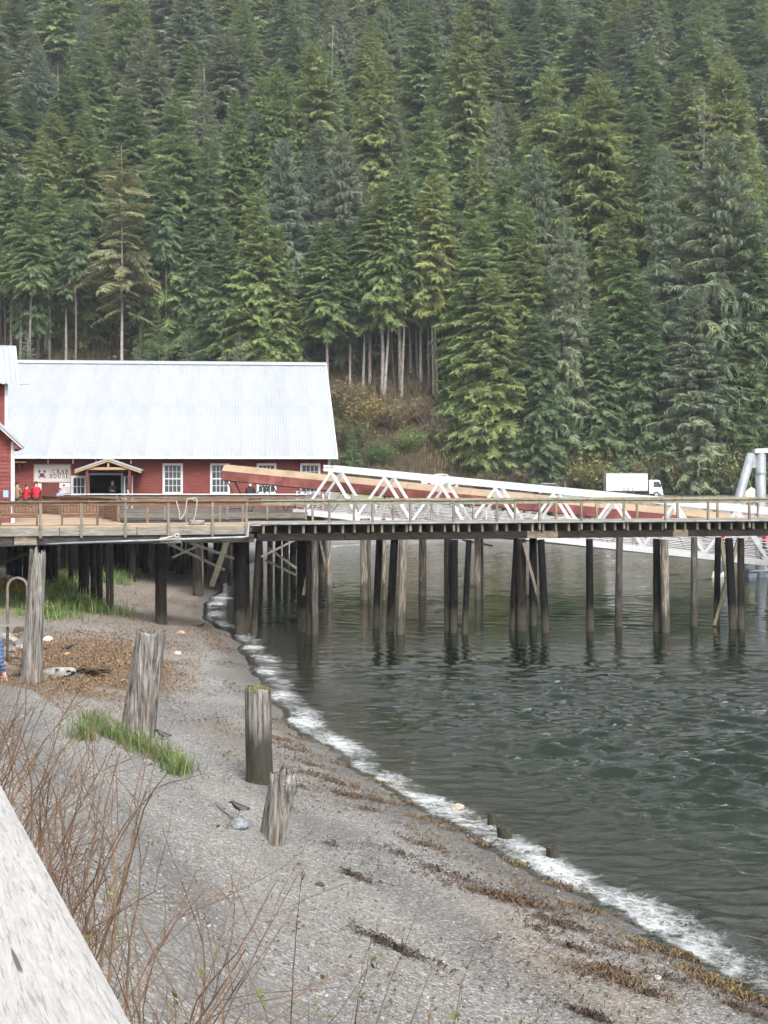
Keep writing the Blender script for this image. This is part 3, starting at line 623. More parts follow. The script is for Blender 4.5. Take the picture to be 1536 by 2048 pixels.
for y, a, b in ((FY - 0.14, -18.0, -0.05), (1.82, float(cx[0]) + 0.1, -0.1)):
    x = a
    while x < b:
        x2 = min(b, x + 3.6); o = MB().span((x, y - 0.09, 5.871), (x2 - 0.01, y + 0.09, 5.935)).build('top_rail', M['grey_timber'], plat, bevel=0.01); o.color = (0.8, 0.6, 0.47, 1)
        o = MB().span((x, y - 0.02, 5.72), (x2 - 0.01, y + 0.02, 5.87)).build('rail_board', M['grey_timber'], plat); o.color = (0.7, 0.5, 0.38, 1); x = x2
    for z in (5.05, 5.17, 5.29, 5.41, 5.53, 5.64):
        MB().tube([(a, y, z), (b, y, z)], 0.005, 5).build('rail_cable', M['wire'], plat)
# balustrade along the curve
def along(pts, step):
    out = []; acc = 0.0
    for a, b in zip(pts[:-1], pts[1:]):
        L = (b - a).length; s = acc
        while s < L: out.append((a + (b - a) * (s / L), (b - a).normalized())); s += step
        acc = s - L
    return out
mb = MB()
for p, d in along(CL, 0.13):
    m = Matrix((d, Vector((-d.y, d.x, 0)), Vector((0, 0, 1)))).transposed(); mb.box(p + Vector((0, 0, DZ + 0.5)), (0.075, 0.03, 0.84), m)
tag(mb.build('balusters', M['cedar'], plat), kind='stuff')
for z, h in ((5.9, 0.05), (5.82, 0.07), (5.0, 0.07)):
    mb = MB(); wdt = 0.15 if z == 5.9 else 0.045
    for a, b in zip(CL[:-1], CL[1:]): mb.beam(a + Vector((0, 0, z)), b + Vector((0, 0, z)), wdt, h)
    mb.build('handrail' if z == 5.9 else 'balustrade_rail', M['cedar'], plat)
for p in CL: MB().box(p + Vector((0, 0, DZ + 0.49)), (0.13, 0.13, 0.98)).build('baluster_post', M['cedar'], plat)
# pipe and hook pole under the deck edge
pp = [tl(P(-60, 1093, 55.0)), tl(P(488, 1074, 57.2)), tl(P(496, 1073, 57.3)), tl(P(497, 1049, 57.35)), tl(P(505, 1047, 57.6)), tl(tw(1.0, -0.17, 4.87)), tl(tw(30, -0.17, 4.845))]
o = MB().tube(pp, 0.045, 8).build('water_pipe', M['galv'], None, True); o.location = PO; o.rotation_euler[2] = PA; tag(o, 'thin galvanised pipe running along the edge of the pier deck', 'pipe')
hk = thing('boat_hook', 'white pole with a square end hanging under the platform edge', 'pole', PO, PA)
a, b = tl(P(318, 1079, 56.4)), tl(P(350, 1071, 56.4)); MB().tube([a, b], 0.025, 6).build('shaft', M['white_paint'], hk)
mb = MB(); q = [tl(P(x, y, 56.35)) for x, y in ((350, 1068), (357, 1067), (358, 1073), (351, 1074), (350, 1068))]
for u, v in zip(q[:-1], q[1:]): mb.beam(u, v, 0.03, 0.03)
mb.build('square_end', M['white_paint'], hk)
# mooring rope thrown over the rail and coiled on the deck
def rope(pts, r=0.028): return [Vector(p) for p in pts]
rp = thing('mooring_rope', 'thick pale rope looped over the platform rail and coiled below', 'rope', PO, PA)
xr = sx(372, FY - 0.14)
def bez(ps, n=18):
    ps = [Vector(p) for p in ps]; out = []
    for i in range(len(ps) - 1):
        p0, p1, p2, p3 = ps[max(i - 1, 0)], ps[i], ps[i + 1], ps[min(i + 2, len(ps) - 1)]
        for k in range(n // 3):
            t_ = k / (n // 3); out.append(0.5 * ((2 * p1) + (p2 - p0) * t_ + (2 * p0 - 5 * p1 + 4 * p2 - p3) * t_ ** 2 + (3 * p1 - p0 - 3 * p2 + p3) * t_ ** 3))
    return out + [ps[-1]]
yf = FY - 0.27
for pts in ([(xr - .42, yf, 5.92), (xr - .3, yf, 5.5), (xr - .25, yf, 5.15), (xr - .05, yf, 5.45), (xr + .05, yf, 5.98), (xr + .3, yf, 5.95), (xr + .36, yf, 5.9)], [(xr + .1, yf - .03, 5.98), (xr + .42, yf, 6.0), (xr + .4, yf, 5.5), (xr + .3, yf, 5.1), (xr + .2, yf, 4.95)]):
    MB().tube(bez(pts), 0.03, 7).build('hanging_loop', M['rope'], rp, True)
mb = MB(); pts = [Vector((xr + .45 + .3 * math.cos(k * .55) * (1 + .2 * math.sin(k * 1.7)), FY + .25 + .18 * math.sin(k * .55), 4.93 + 0.004 * k)) for k in range(40)]
mb.tube(pts, 0.03, 6); mb.build('coil', M['rope'], rp, True)
# benches with their backs to the water
def bench(label, px0, px1):
    x0, x1 = sx(px0, FY + 0.9), sx(px1, FY + 0.9); L = x1 - x0
    b = thing('park_bench', label, 'bench', tw((x0 + x1) / 2, FY + 0.95, DZ + 0.003), PA, 'benches on the platform'); h = L / 2
    for s in (-1, 1):
        MB().box((s * (h - .04), -.22, .43), (.08, .08, .86)).build('leg', M['cedar'], b); MB().box((s * (h - .04), .28, .3), (.08, .08, .6)).build('leg', M['cedar'], b)
        MB().box((s * (h - .04), .03, .62), (.09, .62, .04)).build('armrest', M['cedar'], b)
    MB().box((0, -.2, .84), (L, .06, .07)).build('back_rail', M['cedar'], b); MB().box((0, -.2, .47), (L - .17, .05, .1)).build('back_rail', M['cedar'], b)
    for k in range(10): MB().box((-h + .16 + (L - .32) * k / 9, -.2, .665), ((L - .32) / 9 - .035, .025, .275)).build('slat', M['cedar'], b)
    for k in range(5): MB().box((0, -.14 + .1 * k, .42), (L - .17, .085, .03)).build('seat_slat', M['cedar'], b)
    MB().box((0, -.21, .36), (L - .17, .035, .09)).build('seat_rail', M['cedar'], b)
bench('cedar bench on the platform nearest the red building corner', -2, 76); bench('cedar bench on the platform beside the curved balustrade', 122, 197)

# --- apron deck along the crab house
ap = thing('apron_deck', 'grey timber deck with pale topped railing along the crab house', 'deck', (0, 78, 0))
for k in range(52):
    o = MB().span((-34, k * 0.235, DZ - 0.05), (-4.4, k * 0.235 + 0.225, DZ)).build('plank', M['grey_timber'], ap); c = random.uniform(.4, .6); o.color = (c, c, c * .95, 1)
o = MB().span((-17.5, -0.06, 4.58), (-4.4, -0.003, 4.86)).build('fascia_board', M['grey_timber'], ap); o.color = (.7, .68, .62, 1)
for k in range(4):
    o = MB().span((-17.5, 0.0, 3.85 + k * .18), (-4.5, .05, 3.98 + k * .18)).build('skirt_board', M['dark_timber'], ap); o.color = (.9, .9, .9, 1)
for px in (140, 234, 330, 455, 535, 612):
    x = pxX(px, 78); MB().span((x - .06, -.1, 4.5), (x + .06, -.06, 5.93)).build('rail_post', M['post_timber'], ap)
o = MB().span((pxX(128, 78), -.16, 5.935), (pxX(612, 78), .06, 5.99)).build('top_rail', M['white_paint'], ap)
for z, h, c in ((5.72, .18, 1), (5.3, .1, 1.), ):
    o = MB().span((pxX(128, 78), -.055, z), (pxX(612, 78), -.02, z + h)).build('rail_board', M['grey_timber'], ap); o.color = (.8, .75, .65, 1)
for z in (5.05, 5.17, 5.46, 5.58): MB().tube([(pxX(128, 78), -.05, z), (pxX(612, 78), -.05, z)], .005, 5).build('rail_cable', M['wire'], ap)
for px in (250, 290, 330, 380, 410, 440, 470, 492, 520, 540, 556, 572, 586, 600, 637, 648):
    for yy in ((1146, 13) if px % 3 else (1150, 11),):
        pile(px, yy[0] + random.uniform(-8, 4), px + random.uniform(-3, 3), yy[1], random.choice([BLK, BRN, GRY]), ap, 3.8 if px < 610 else 4.8, loc=lambda p: Vector(p) - Vector((0, 78, 0)))
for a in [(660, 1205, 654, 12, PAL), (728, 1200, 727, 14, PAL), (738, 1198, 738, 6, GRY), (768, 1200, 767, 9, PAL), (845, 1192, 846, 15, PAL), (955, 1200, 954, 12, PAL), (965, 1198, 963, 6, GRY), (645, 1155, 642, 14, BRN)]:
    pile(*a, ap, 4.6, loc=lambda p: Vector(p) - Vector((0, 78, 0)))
for a, b, y in [((520, 1115), (600, 1075), 77), ((535, 1095), (598, 1140), 80), ((640, 1080), (656, 1150), 80), ((530, 1120), (592, 1150), 82), ((925, 1080), (985, 1092), 77)]:
    o = MB().beam(P(*a, y) - Vector((0, 78, 0)), P(*b, y) - Vector((0, 78, 0)), .2, .12).build('brace', M['grey_timber'], ap); o.color = (.8, .8, .78, 1)

# --- white aluminium gangway
G0, G1 = Vector((-5.0, 80.0, 4.95)), Vector((21.6, 71.2, 2.32)); GD = (G1 - G0); GLn = GD.length; GD.normalize()
GS = Vector((GD.y, -GD.x, 0)).normalized(); GH = 2.62
gw = thing('gangway', 'white aluminium truss gangway sloping down to the water', 'gangway', G0)
def gp(s, side, h): return GD * s + GS * side + Vector((0, 0, h))
for sd in (-0.85, 0.85):
    MB().beam(gp(1.9, sd, GH), gp(GLn, sd, GH), .14, .22).build('top_chord', M['white_paint'], gw, bevel=.01)
    MB().beam(gp(0, sd, 0), gp(GLn, sd, 0), .16, .30).build('bottom_chord', M['white_paint'], gw, bevel=.01)
    s = 0.75; 
    while s < GLn - 1:
        for a, b in ((s, s + 1.62), (s + 3.24, s + 1.62)):
            MB().beam(gp(a, sd, .15), gp(b, sd, GH - .12), .12, .15).build('diagonal', M['white_paint'], gw)
        s += 3.24
    for h in (.32, .5, .68, .86, 1.04, 1.18):
        MB().tube([gp(0.2, sd * .88, h), gp(GLn, sd * .88, h)], .021, 6).build('guard_rail', M['white_paint'], gw, True)
    s = 0.2
    while s < GLn: MB().tube([gp(s, sd * .9, .1), gp(s, sd * .9, 1.2)], .028, 6).build('rail_post', M['white_paint'], gw, True); s += 1.62
    MB().beam(gp(1.9, sd * 1.02, GH + .2), gp(GLn, sd * 1.02, GH + .2), .04, .1).build('conduit', M['white_paint'], gw)
s = 2.37
while s < GLn: MB().beam(gp(s, -.8, GH), gp(s, .8, GH), .12, .12).build('cross_tie', M['white_paint'], gw); s += 3.24
MB().beam(gp(0, 0, .02), gp(GLn, 0, .02), 1.5, .06).build('walkway', M['black_steel'], gw)
# --- covered gangway behind it: tan and red canopy on black struts
M['canopy_tan'] = surf('canopy_tan', [(0.15, 0.11, 0.068), (0.2, 0.15, 0.098), (0.24, 0.155, 0.12)], 1.2, (1, 1, 1), 0.7, 0.1)
M['canopy_red'] = surf('canopy_red', [(0.075, 0.022, 0.02), (0.12, 0.034, 0.03), (0.17, 0.066, 0.055)], 1.2, (1, 1, 1), 0.7, 0.1)
C0, C1 = P(452, 929, 83.0), P(1600, 1040, 77.5)
cg = thing('covered_gangway', 'sloping covered gangway with tan and red canopy on black struts', 'gangway', C0)
CD = C1 - C0; CLn = CD.length; CD.normalize(); CS = Vector((CD.y, -CD.x, 0)).normalized()
def cp(s, side, h): return CD * s + CS * side + Vector((0, 0, h))
n = 9
for k in range(n):
    a, b = CLn * k / n, CLn * (k + 1) / n - .02; sag = lambda s: 0
    prof = [(-.9, -.38), (-.45, -.08), (0, 0), (.45, -.08), (.9, -.38)]
    mb = MB(); vs_ = [cp(a, u, v) for u, v in prof] + [cp(b, u, v) for u, v in prof] + [cp(a, u, v - .03) for u, v in prof] + [cp(b, u, v - .03) for u, v in prof]
    fs = [(i, i + 1, i + 6, i + 5) for i in range(4)] + [(i + 10, i + 15, i + 16, i + 11) for i in range(4)]
    mb.add(vs_, fs).build('canopy_panel', M['canopy_tan'], cg)
    for sd in (-.91, .91):
        mb = MB(); mb.beam(cp(a, sd, -.66), cp(b, sd, -.66), .025, .54); mb.build('valance', M['canopy_red'], cg)
mb = MB(); mb.add([cp(-.02, u, v) for u, v in [(-.9, -.38), (-.45, -.08), (0, 0), (.45, -.08), (.9, -.38), (.9, -.75), (-.9, -.75)]], [tuple(range(7))]).build('end_flap', M['canopy_red'], cg)
for sd in (-.8, .8):
    MB().beam(cp(.1, sd, -.95), cp(CLn, sd, -.95), .07, .08).build('upper_chord', M['black_steel'], cg); MB().beam(cp(.1, sd, -2.7), cp(CLn, sd, -2.7), .1, .14).build('lower_chord', M['black_steel'], cg)
    s = .3
    while s < CLn - 2: MB().beam(cp(s, sd, -.95), cp(s + .9, sd, -2.65), .07, .07).build('strut', M['black_steel'], cg); MB().beam(cp(s + 2.3, sd, -.95), cp(s + 1.1, sd, -2.65), .07, .07).build('strut', M['black_steel'], cg); s += 2.4
MB().beam(cp(.1, 0, -2.72), cp(CLn, 0, -2.72), 1.5, .06).build('walkway', M['black_steel'], cg)

# --- steel pile frame and skiff
df = thing('steel_pile_frame', 'pale grey steel pile frame with one raking pile at the picture edge', 'pile frame', (pxX(1518, 95), 95, 0)); o0 = Vector((pxX(1518, 95), 95, 0))
for a, b, r in (((1521, 906), (1521, 1160), .36), ((1503, 908), (1424, 1165), .31)):
    p, q = P(*a, 95) - o0, P(*b, 95) - o0; q.z = -1; MB().tube([p, p.lerp(q, .5), q], r, 20).build('steel_pile', M['galv'], df, True)
    if r < .35: MB().tube([p.lerp(q, .86), q], r + .015, 20).build('rust_sleeve', surf('rusty_steel', [(.16, .09, .05), (.3, .27, .22), (.4, .38, .34)], 2, rough=.8), df, True)
MB().prism([(p.x, p.z) for p in [P(x, y, 95) - o0 for x, y in ((1493, 906), (1526, 906), (1513, 936), (1500, 936))]], 'y', -.12, .12).build('gusset_plate', M['galv'], df)
MB().beam(P(1508, 902, 95) - o0, P(1640, 897, 95) - o0, .7, .3).build('cap_beam', M['white_paint'], df)
MB().tube([P(1521, 945, 95) - o0, P(1521, 949, 95) - o0], .385, 20).build('weld_band', M['galv'], df)
sk = thing('work_skiff', 'small grey work skiff with black outboard under the gangway end', 'boat', (pxX(1492, 95.5), 95.5, 0), 0.05)
M['hull'] = flat('skiff_hull', (.1, .115, .14), .45); M['skiff_in'] = flat('skiff_inside', (.45, .45, .44), .6)
mb = MB(); sec = []
for i, (x, wv, zb) in enumerate([(0, .75, -.15), (1.2, .85, -.15), (2.6, .8, -.1), (3.6, .5, .05), (4.3, .06, .3)]):
    sec.append([(x, -wv, .42 + .05 * i), (x, -wv * .8, zb), (x, wv * .8, zb), (x, wv, .42 + .05 * i)])
vs_ = [p for s_ in sec for p in s_]; fs = [(i * 4 + k, i * 4 + k + 1, i * 4 + k + 5, i * 4 + k + 4) for i in range(4) for k in range(3)] + [(0, 3, 2, 1)]
mb.add(vs_, fs).build('hull', M['hull'], sk)
for s_ in (0, 3): MB().tube([Vector(sec[i][s_]) for i in range(5)], .09, 8).build('gunwale', M['hull'], sk, True)
MB().box((1.1, 0, .35), (.3, 1.5, .05)).build('thwart', M['skiff_in'], sk)
MB().tube([(1.05, -.2, .3), (1.05, -.2, .98)], .3, 16).build('drum', M['skiff_in'], sk, True)
ob = MB(); ob.box((-.1, 0, .95), (.42, .34, .42)); ob.build('motor_cowl', M['black_steel'], sk, bevel=.08); MB().box((-.12, 0, .4), (.16, .14, .8)).build('motor_leg', M['black_steel'], sk); MB().box((.02, 0, .5), (.12, .3, .3)).build('motor_clamp', M['black_steel'], sk)
fl = tag(MB().tube([(0, 0, -.1), (0, 0, .1), (0, 0, .22)], [.2, .22, .1], 12).build('mooring_buoy', M['white_paint'], None, True), 'small white buoy floating behind the braced piles', 'buoy'); fl.location = (pxX(1445, 97), 97, .02)
# ================================================================ crab house
t = NT('red_clapboard'); v = t.coords('Object', (0.6, 0.6, 5)); a = t.noise(v, 2.0, 6, .65)
t.base(t.ramp(a, [(.3, (.078, .0175, .0145)), (.5, (.105, .024, .0195)), (.72, (.14, .04, .033))]), .75, .25); t.bump(a, .15, .01); M['red'] = t.m
t = NT('metal_roof'); v = t.coords('Object', (1, .25, 1)); a = t.noise(v, 1.1, 6, .6)
c = t.ramp(a, [(.3, (.185, .198, .216)), (.5, (.205, .217, .235)), (.7, (.222, .233, .25))]); oc = t.n('ObjectInfo').outputs['Color']; t.base(t.mix(1, c, oc, 'MULTIPLY'), .42, .4); M['roof'] = t.m
M['dark_in'] = flat('dark_interior', (.012, .011, .012), .9)
t = NT('window_glass'); t.base((.03, .035, .04), .05, .6); M['glass'] = t.m
M['plywood'] = flat('red_plywood', (.075, .017, .014), .7)
M['pine'] = surf('pine_trim', [(.2, .13, .07), (.28, .19, .11)], 4, (1, 1, 6), .6, .1)
def siding(mb, x0, x1, z0, z1, holes=(), step=.17, y=0.0, flipx=None):
    """sawtooth lap boards on the plane y, leaving rectangular openings (x0,x1,z0,z1)"""
    z = z0
    while z < z1 - 1e-3:
        zt = min(z + step, z1); cuts = [(a, b) for a, b, c, d in holes if c < (z + zt) / 2 < d]; xa = x0
        for a, b in sorted(cuts) + [(x1, x1)]:
            if a > xa: mb.add([(xa, y - .028, z), (a, y - .028, z), (a, y - .004, zt), (xa, y - .004, zt), (xa, y, z), (a, y, z)], [(0, 1, 2, 3), (0, 4, 5, 1)])
            xa = b
        z = zt
BA = R(5.5); BR = Vector((-3.56, 90.0, 0)); ch = thing('crab_house', 'long red clapboard crab house with white metal roof and white windows', 'building', BR, BA)
BU = Vector((math.cos(BA), math.sin(BA), 0))
def bx(px, y=0.0):
    o = BR + Vector((-math.sin(BA), math.cos(BA), 0)) * y; k = (px - HX) / F; return (o.x - k * o.y) / (k * BU.y - BU.x)
def bz(py, px, y=0.0):
    s = bx(px, y); p = BR + BU * s + Vector((-math.sin(BA), math.cos(BA), 0)) * y; return CZ - (py - HY) / F * p.y
L0 = -26.0; ZE = 8.42; DP = 26.0
wins = [(326, 365), (421, 459), (514, 552), (601, 640)]
holes = [(bx(a) + .12, bx(b) - .12, bz(984, a), bz(931, a)) for a, b in wins]; dr = (bx(177), bx(244), DZ, bz(950, 200)); 
mb = MB(); siding(mb, L0, 0, 4.6, ZE, holes + [dr]); mb.build('front_wall', M['red'], ch)
mb = MB(); mb.add([(0, 0, 4.6), (0, DP, 4.6), (0, DP, ZE), (0, DP / 2, 15.4), (0, 0, ZE)], [(0, 1, 2, 3, 4)]).build('gable_wall', M['red'], ch)
MB().add([(L0, 3.5, 4.6), (0, 3.5, 4.6), (0, 3.5, 8.3), (L0, 3.5, 8.3)], [(0, 1, 2, 3)]).build('inner_wall', M['dark_in'], ch); MB().add([(L0, DP, 4.6), (0, DP, 4.6), (0, DP, ZE), (L0, DP, ZE)], [(0, 1, 2, 3)]).build('rear_wall', M['red'], ch)
MB().span((L0, .02, 3.6), (0, DP, 4.6)).build('foundation_skirt', M['dark_timber'], ch)
MB().span((-.14, -.05, 4.6), (.03, .1, ZE - .02)).build('corner_board', M['white_paint'], ch); MB().span((.002, .1, 4.6), (.03, .22, ZE - .02)).build('corner_board', M['white_paint'], ch)
for (h0, h1, z0, z1) in holes:
    wn = MB()
    for a, b, c, d in ((h0 - .14, h0, z0 - .12, z1 + .14), (h1, h1 + .14, z0 - .12, z1 + .14), (h0, h1, z1, z1 + .14), (h0, h1, z0 - .12, z0)): wn.span((a, -.07, c), (b, .03, d))
    wo = wn.build('window', M['white_paint'], ch); MB().span((h0 - .17, -.13, z0 - .16), (h1 + .17, -.02, z0 - .121)).build('sill', M['white_paint'], wo)
    zm = (z0 + z1) / 2; W_, mu = h1 - h0, .035
    sash = MB().span((h0, -.035, zm - .04), (h1, .01, zm + .04))
    for zz0, zz1 in ((z0, zm - .04), (zm + .04, z1)):
        for k in range(1, 4): sash.span((h0 + W_ * k / 4 - mu / 2, -.02, zz0), (h0 + W_ * k / 4 + mu / 2, .004, zz1))
        sash.span((h0, -.024, (zz0 + zz1) / 2 - mu / 2), (h1, .001, (zz0 + zz1) / 2 + mu / 2)); 
    sash.build('muntins', M['white_paint'], wo)
    for k in range(4):
        for j, (zz0, zz1) in enumerate(((z0, (z0 + zm) / 2 - .03), ((z0 + zm) / 2 - .01, zm - .04), (zm + .04, (z1 + zm) / 2 + .01), ((z1 + zm) / 2 + .03, z1))):
            g = MB().add([(h0 + W_ * k / 4, .012, zz0), (h0 + W_ * (k + 1) / 4, .012, zz0), (h0 + W_ * (k + 1) / 4, .012 + random.uniform(0, .006), zz1), (h0 + W_ * k / 4, .012, zz1)], [(0, 1, 2, 3)]).build('pane', M['glass'], wo)
# roof sheets with ribs
EO, RX = -.95, .42; z_e, z_r = 8.26, 15.5
yr = DP / 2; sl = (z_r - z_e) / (yr - EO); pw = 1.62; x = L0; sheet = None
n = int((RX - L0) / pw) + 1; pw = (RX - L0) / n; mb = MB(); nr = 8
for side in (0, 1):
    mb = MB(); 
    for i in range(nr):
        a, b = pw * i / nr, pw * (i + 1) / nr; r = .02
        prof = [(a, 0), (a + (b - a) * .62, 0), (a + (b - a) * .72, r), (a + (b - a) * .9, r), (b, 0)]
        for (u, h), (u2, h2) in zip(prof[:-1], prof[1:]):
            y0, y1 = (EO, yr) if side == 0 else (DP - EO, yr)
            mb.add([(u, y0, z_e + h), (u2, y0, z_e + h2), (u2, y1, z_r + h2), (u, y1, z_r + h)], [(0, 1, 2, 3)])
    msh = mb.mesh('roof_panel', M['roof'])
    for i in range(n):
        o = link('roof_panel', msh, ch); o.location = (L0 + pw * i + .0, 0, random.uniform(0, .012)); c = random.uniform(.93, 1.05); o.color = (c, c, c, 1)
MB().prism([(EO, z_e - .14), (EO, z_e - .01), (yr, z_r - .01), (DP - EO, z_e - .01), (DP - EO, z_e - .14), (yr, z_r - .14)], 'x', L0, RX - .03).build('roof_deck', M['white_paint'], ch)
MB().prism([(yr - .42, z_r - .14), (yr, z_r + .09), (yr + .42, z_r - .14), (yr + .42, z_r - .1), (yr, z_r + .14), (yr - .42, z_r - .1)], 'x', L0, RX + .03).build('ridge_cap', M['roof'], ch)
MB().prism([(EO - .02, z_e - .16), (EO - .02, z_e + .07), (yr, z_r + .07), (yr, z_r - .16)], 'x', RX - .02, RX + .05).build('verge_trim', M['white_paint'], ch)
MB().span((L0, EO - .05, z_e - .12), (RX, EO - .02, z_e + .045)).build('eave_trim', M['white_paint'], ch)
for px in (96, 146, 192, 236, 262): MB().box((bx(px, EO + .3), EO + .3, 7.98), (.05, .05, .3)).build('rafter_end', M['white_paint'], ch)
# porch over the open doors
pz, pe = bz(916, 222, -2.0), bz(939, 222, -2.0); xc, xl, xr_ = bx(221, -2), bx(150, -2), bx(283, -2); hw = (xr_ - xl) / 2; xc = (xl + xr_) / 2
porch = MB(); 
for s in (-1, 1):
    porch.prism([(xc, pz), (xc + s * hw, pe), (xc + s * hw, pe - .1), (xc, pz - .1)], 'y', -2.2, -.03)
pr = porch.build('porch_roof', M['roof'], ch)
for s in (-1, 1):
    MB().prism([(xc, pz - .105), (xc + s * hw, pe - .105), (xc + s * hw, pe - .24), (xc, pz - .24)], 'y', -2.16, -2.08).build('barge_board', M['pine'], pr)
    MB().span((xc + s * (hw - .75) - .08, -2.05, DZ), (xc + s * (hw - .75) + .08, -1.89, pe)).build('porch_post', M['plywood'], pr)
    MB().span((xc + s * (hw - .75) - .04, -2.05, pe - .02), (xc + s * (hw - .75) + .04, -.05, pe + .12)).build('porch_beam', M['pine'], pr)
MB().span((xc - hw + .5, -2.05, pe - .02), (xc + hw - .5, -1.93, pe + .14)).build('tie_beam', M['pine'], pr); MB().span((xc - .06, -2.06, pe + .14), (xc + .06, -1.95, pz - .24)).build('king_post', M['pine'], pr)
for a in (dr[0], dr[1]): MB().span((a - .06, -.06, DZ), (a + .06, .06, dr[3] + .08)).build('door_frame', M['white_paint'], ch)
MB().span((dr[0] - .06, -.07, dr[3]), (dr[1] + .06, .06, dr[3] + .1)).build('door_frame', M['white_paint'], ch)
def glass_door(x0, x1, y0, y1):
    a, b = Vector((x0, y0, 0)), Vector((x1, y1, 0)); z0, z1 = DZ + .02, dr[3] - .05; st = MB(); d = MB()
    def bar(u0, u1, w_, za, zb): d.beam(a.lerp(b, (u0 + u1) / 2) + Vector((0, 0, za)), a.lerp(b, (u0 + u1) / 2) + Vector((0, 0, zb)), (b - a).length * (u1 - u0), w_, (b - a).cross(Vector((0, 0, 1))))
    bar(0, .14, .05, z0, z1); bar(.86, 1, .05, z0, z1); bar(.14, .86, .05, z0, z0 + .35); bar(.14, .86, .05, z1 - .15, z1)
    for u in (.36, .6): bar(u, u + .035, .035, z0 + .35, z1 - .15)
    for k in (1, 2): zz = z0 + .35 + (z1 - z0 - .5) * k / 3; bar(.14, .86, .036, zz - .02, zz + .02)
    do = d.build('door', M['white_paint'], ch); g0, g1 = a.lerp(b, .14), a.lerp(b, .86)
    for i in range(3):
        for j in range(3):
            p, q = g0.lerp(g1, i / 3), g0.lerp(g1, (i + 1) / 3); za = z0 + .35 + (z1 - z0 - .5) * j / 3; zb = z0 + .35 + (z1 - z0 - .5) * (j + 1) / 3
            MB().add([p + Vector((0, 0, za)), q + Vector((0, 0, za)), q + Vector((0, 0, zb)), p + Vector((0, 0, zb))], [(0, 1, 2, 3)]).build('pane', M['glass'], do)
glass_door(bx(140, -1.5), bx(173, -.3), -1.0, -.3); glass_door(bx(247, -.2), bx(249, -1.2), -.1, -1.2); glass_door(bx(250, -.4), bx(265, -1), -.4, -.9)
MB().span((bx(87), -.08, DZ), (bx(118), -.031, bz(966, 100))).build('side_door', M['plywood'], ch)
MB().prism([(bx(28), 0), (bx(57), 0), (bx(57), .06), (bx(28), .06)], 'z', 0, .01)
br_ = MB().span((bx(22), -.8, bz(926, 40)), (bx(56), -.03, bz(923, 40))).build('wall_shelf', M['cedar'], ch); MB().beam((bx(40), -.03, bz(945, 40)), (bx(42), -.6, bz(927, 40)), .06, .08).build('shelf_bracket', M['cedar'], br_)
# sign
sg = thing('crab_house_sign', 'white wall sign reading CRAB HOUSE with a round crab emblem', 'sign', BR, BA)
s0, s1, sz0, sz1 = bx(67, -.1), bx(142, -.1), bz(965, 100, -.1), bz(928, 100, -.1)
fb = MB()
for a, b, c, d in ((s0, s1, sz1 - .07, sz1), (s0, s1, sz0, sz0 + .05), (s0, s0 + .07, sz0 + .05, sz1 - .07), (s1 - .07, s1, sz0 + .05, sz1 - .07)): fb.span((a, -.13, c), (b, -.035, d))
fb.build('sign_frame', M['pine'], sg); MB().span((s0 + .07, -.1, sz0 + .05), (s1 - .07, -.05, sz1 - .07)).build('sign_board', flat('sign_white', (.3, .285, .28), .6), sg)
M['ink'] = flat('sign_red_ink', (.075, .014, .018), .6); M['ink2'] = flat('sign_grey_ink', (.28, .3, .3), .6)
def text(txt, x, z, size, mat, parent, y=-.108, bold=.012):
    cu = bpy.data.curves.new('lettering', 'FONT'); cu.body = txt; cu.size = size; cu.offset = bold; cu.extrude = .004; cu.align_x = 'LEFT'
    to = bpy.data.objects.new('lettering', cu); COL.objects.link(to); bpy.context.view_layer.update()
    me = bpy.data.meshes.new_from_object(to.evaluated_get(bpy.context.evaluated_depsgraph_get())); bpy.data.objects.remove(to); me.materials.clear(); me.materials.append(mat)
    o = link('lettering', me, parent); o.location = (x, y, z); o.rotation_euler = (R(90), 0, 0)
    return o
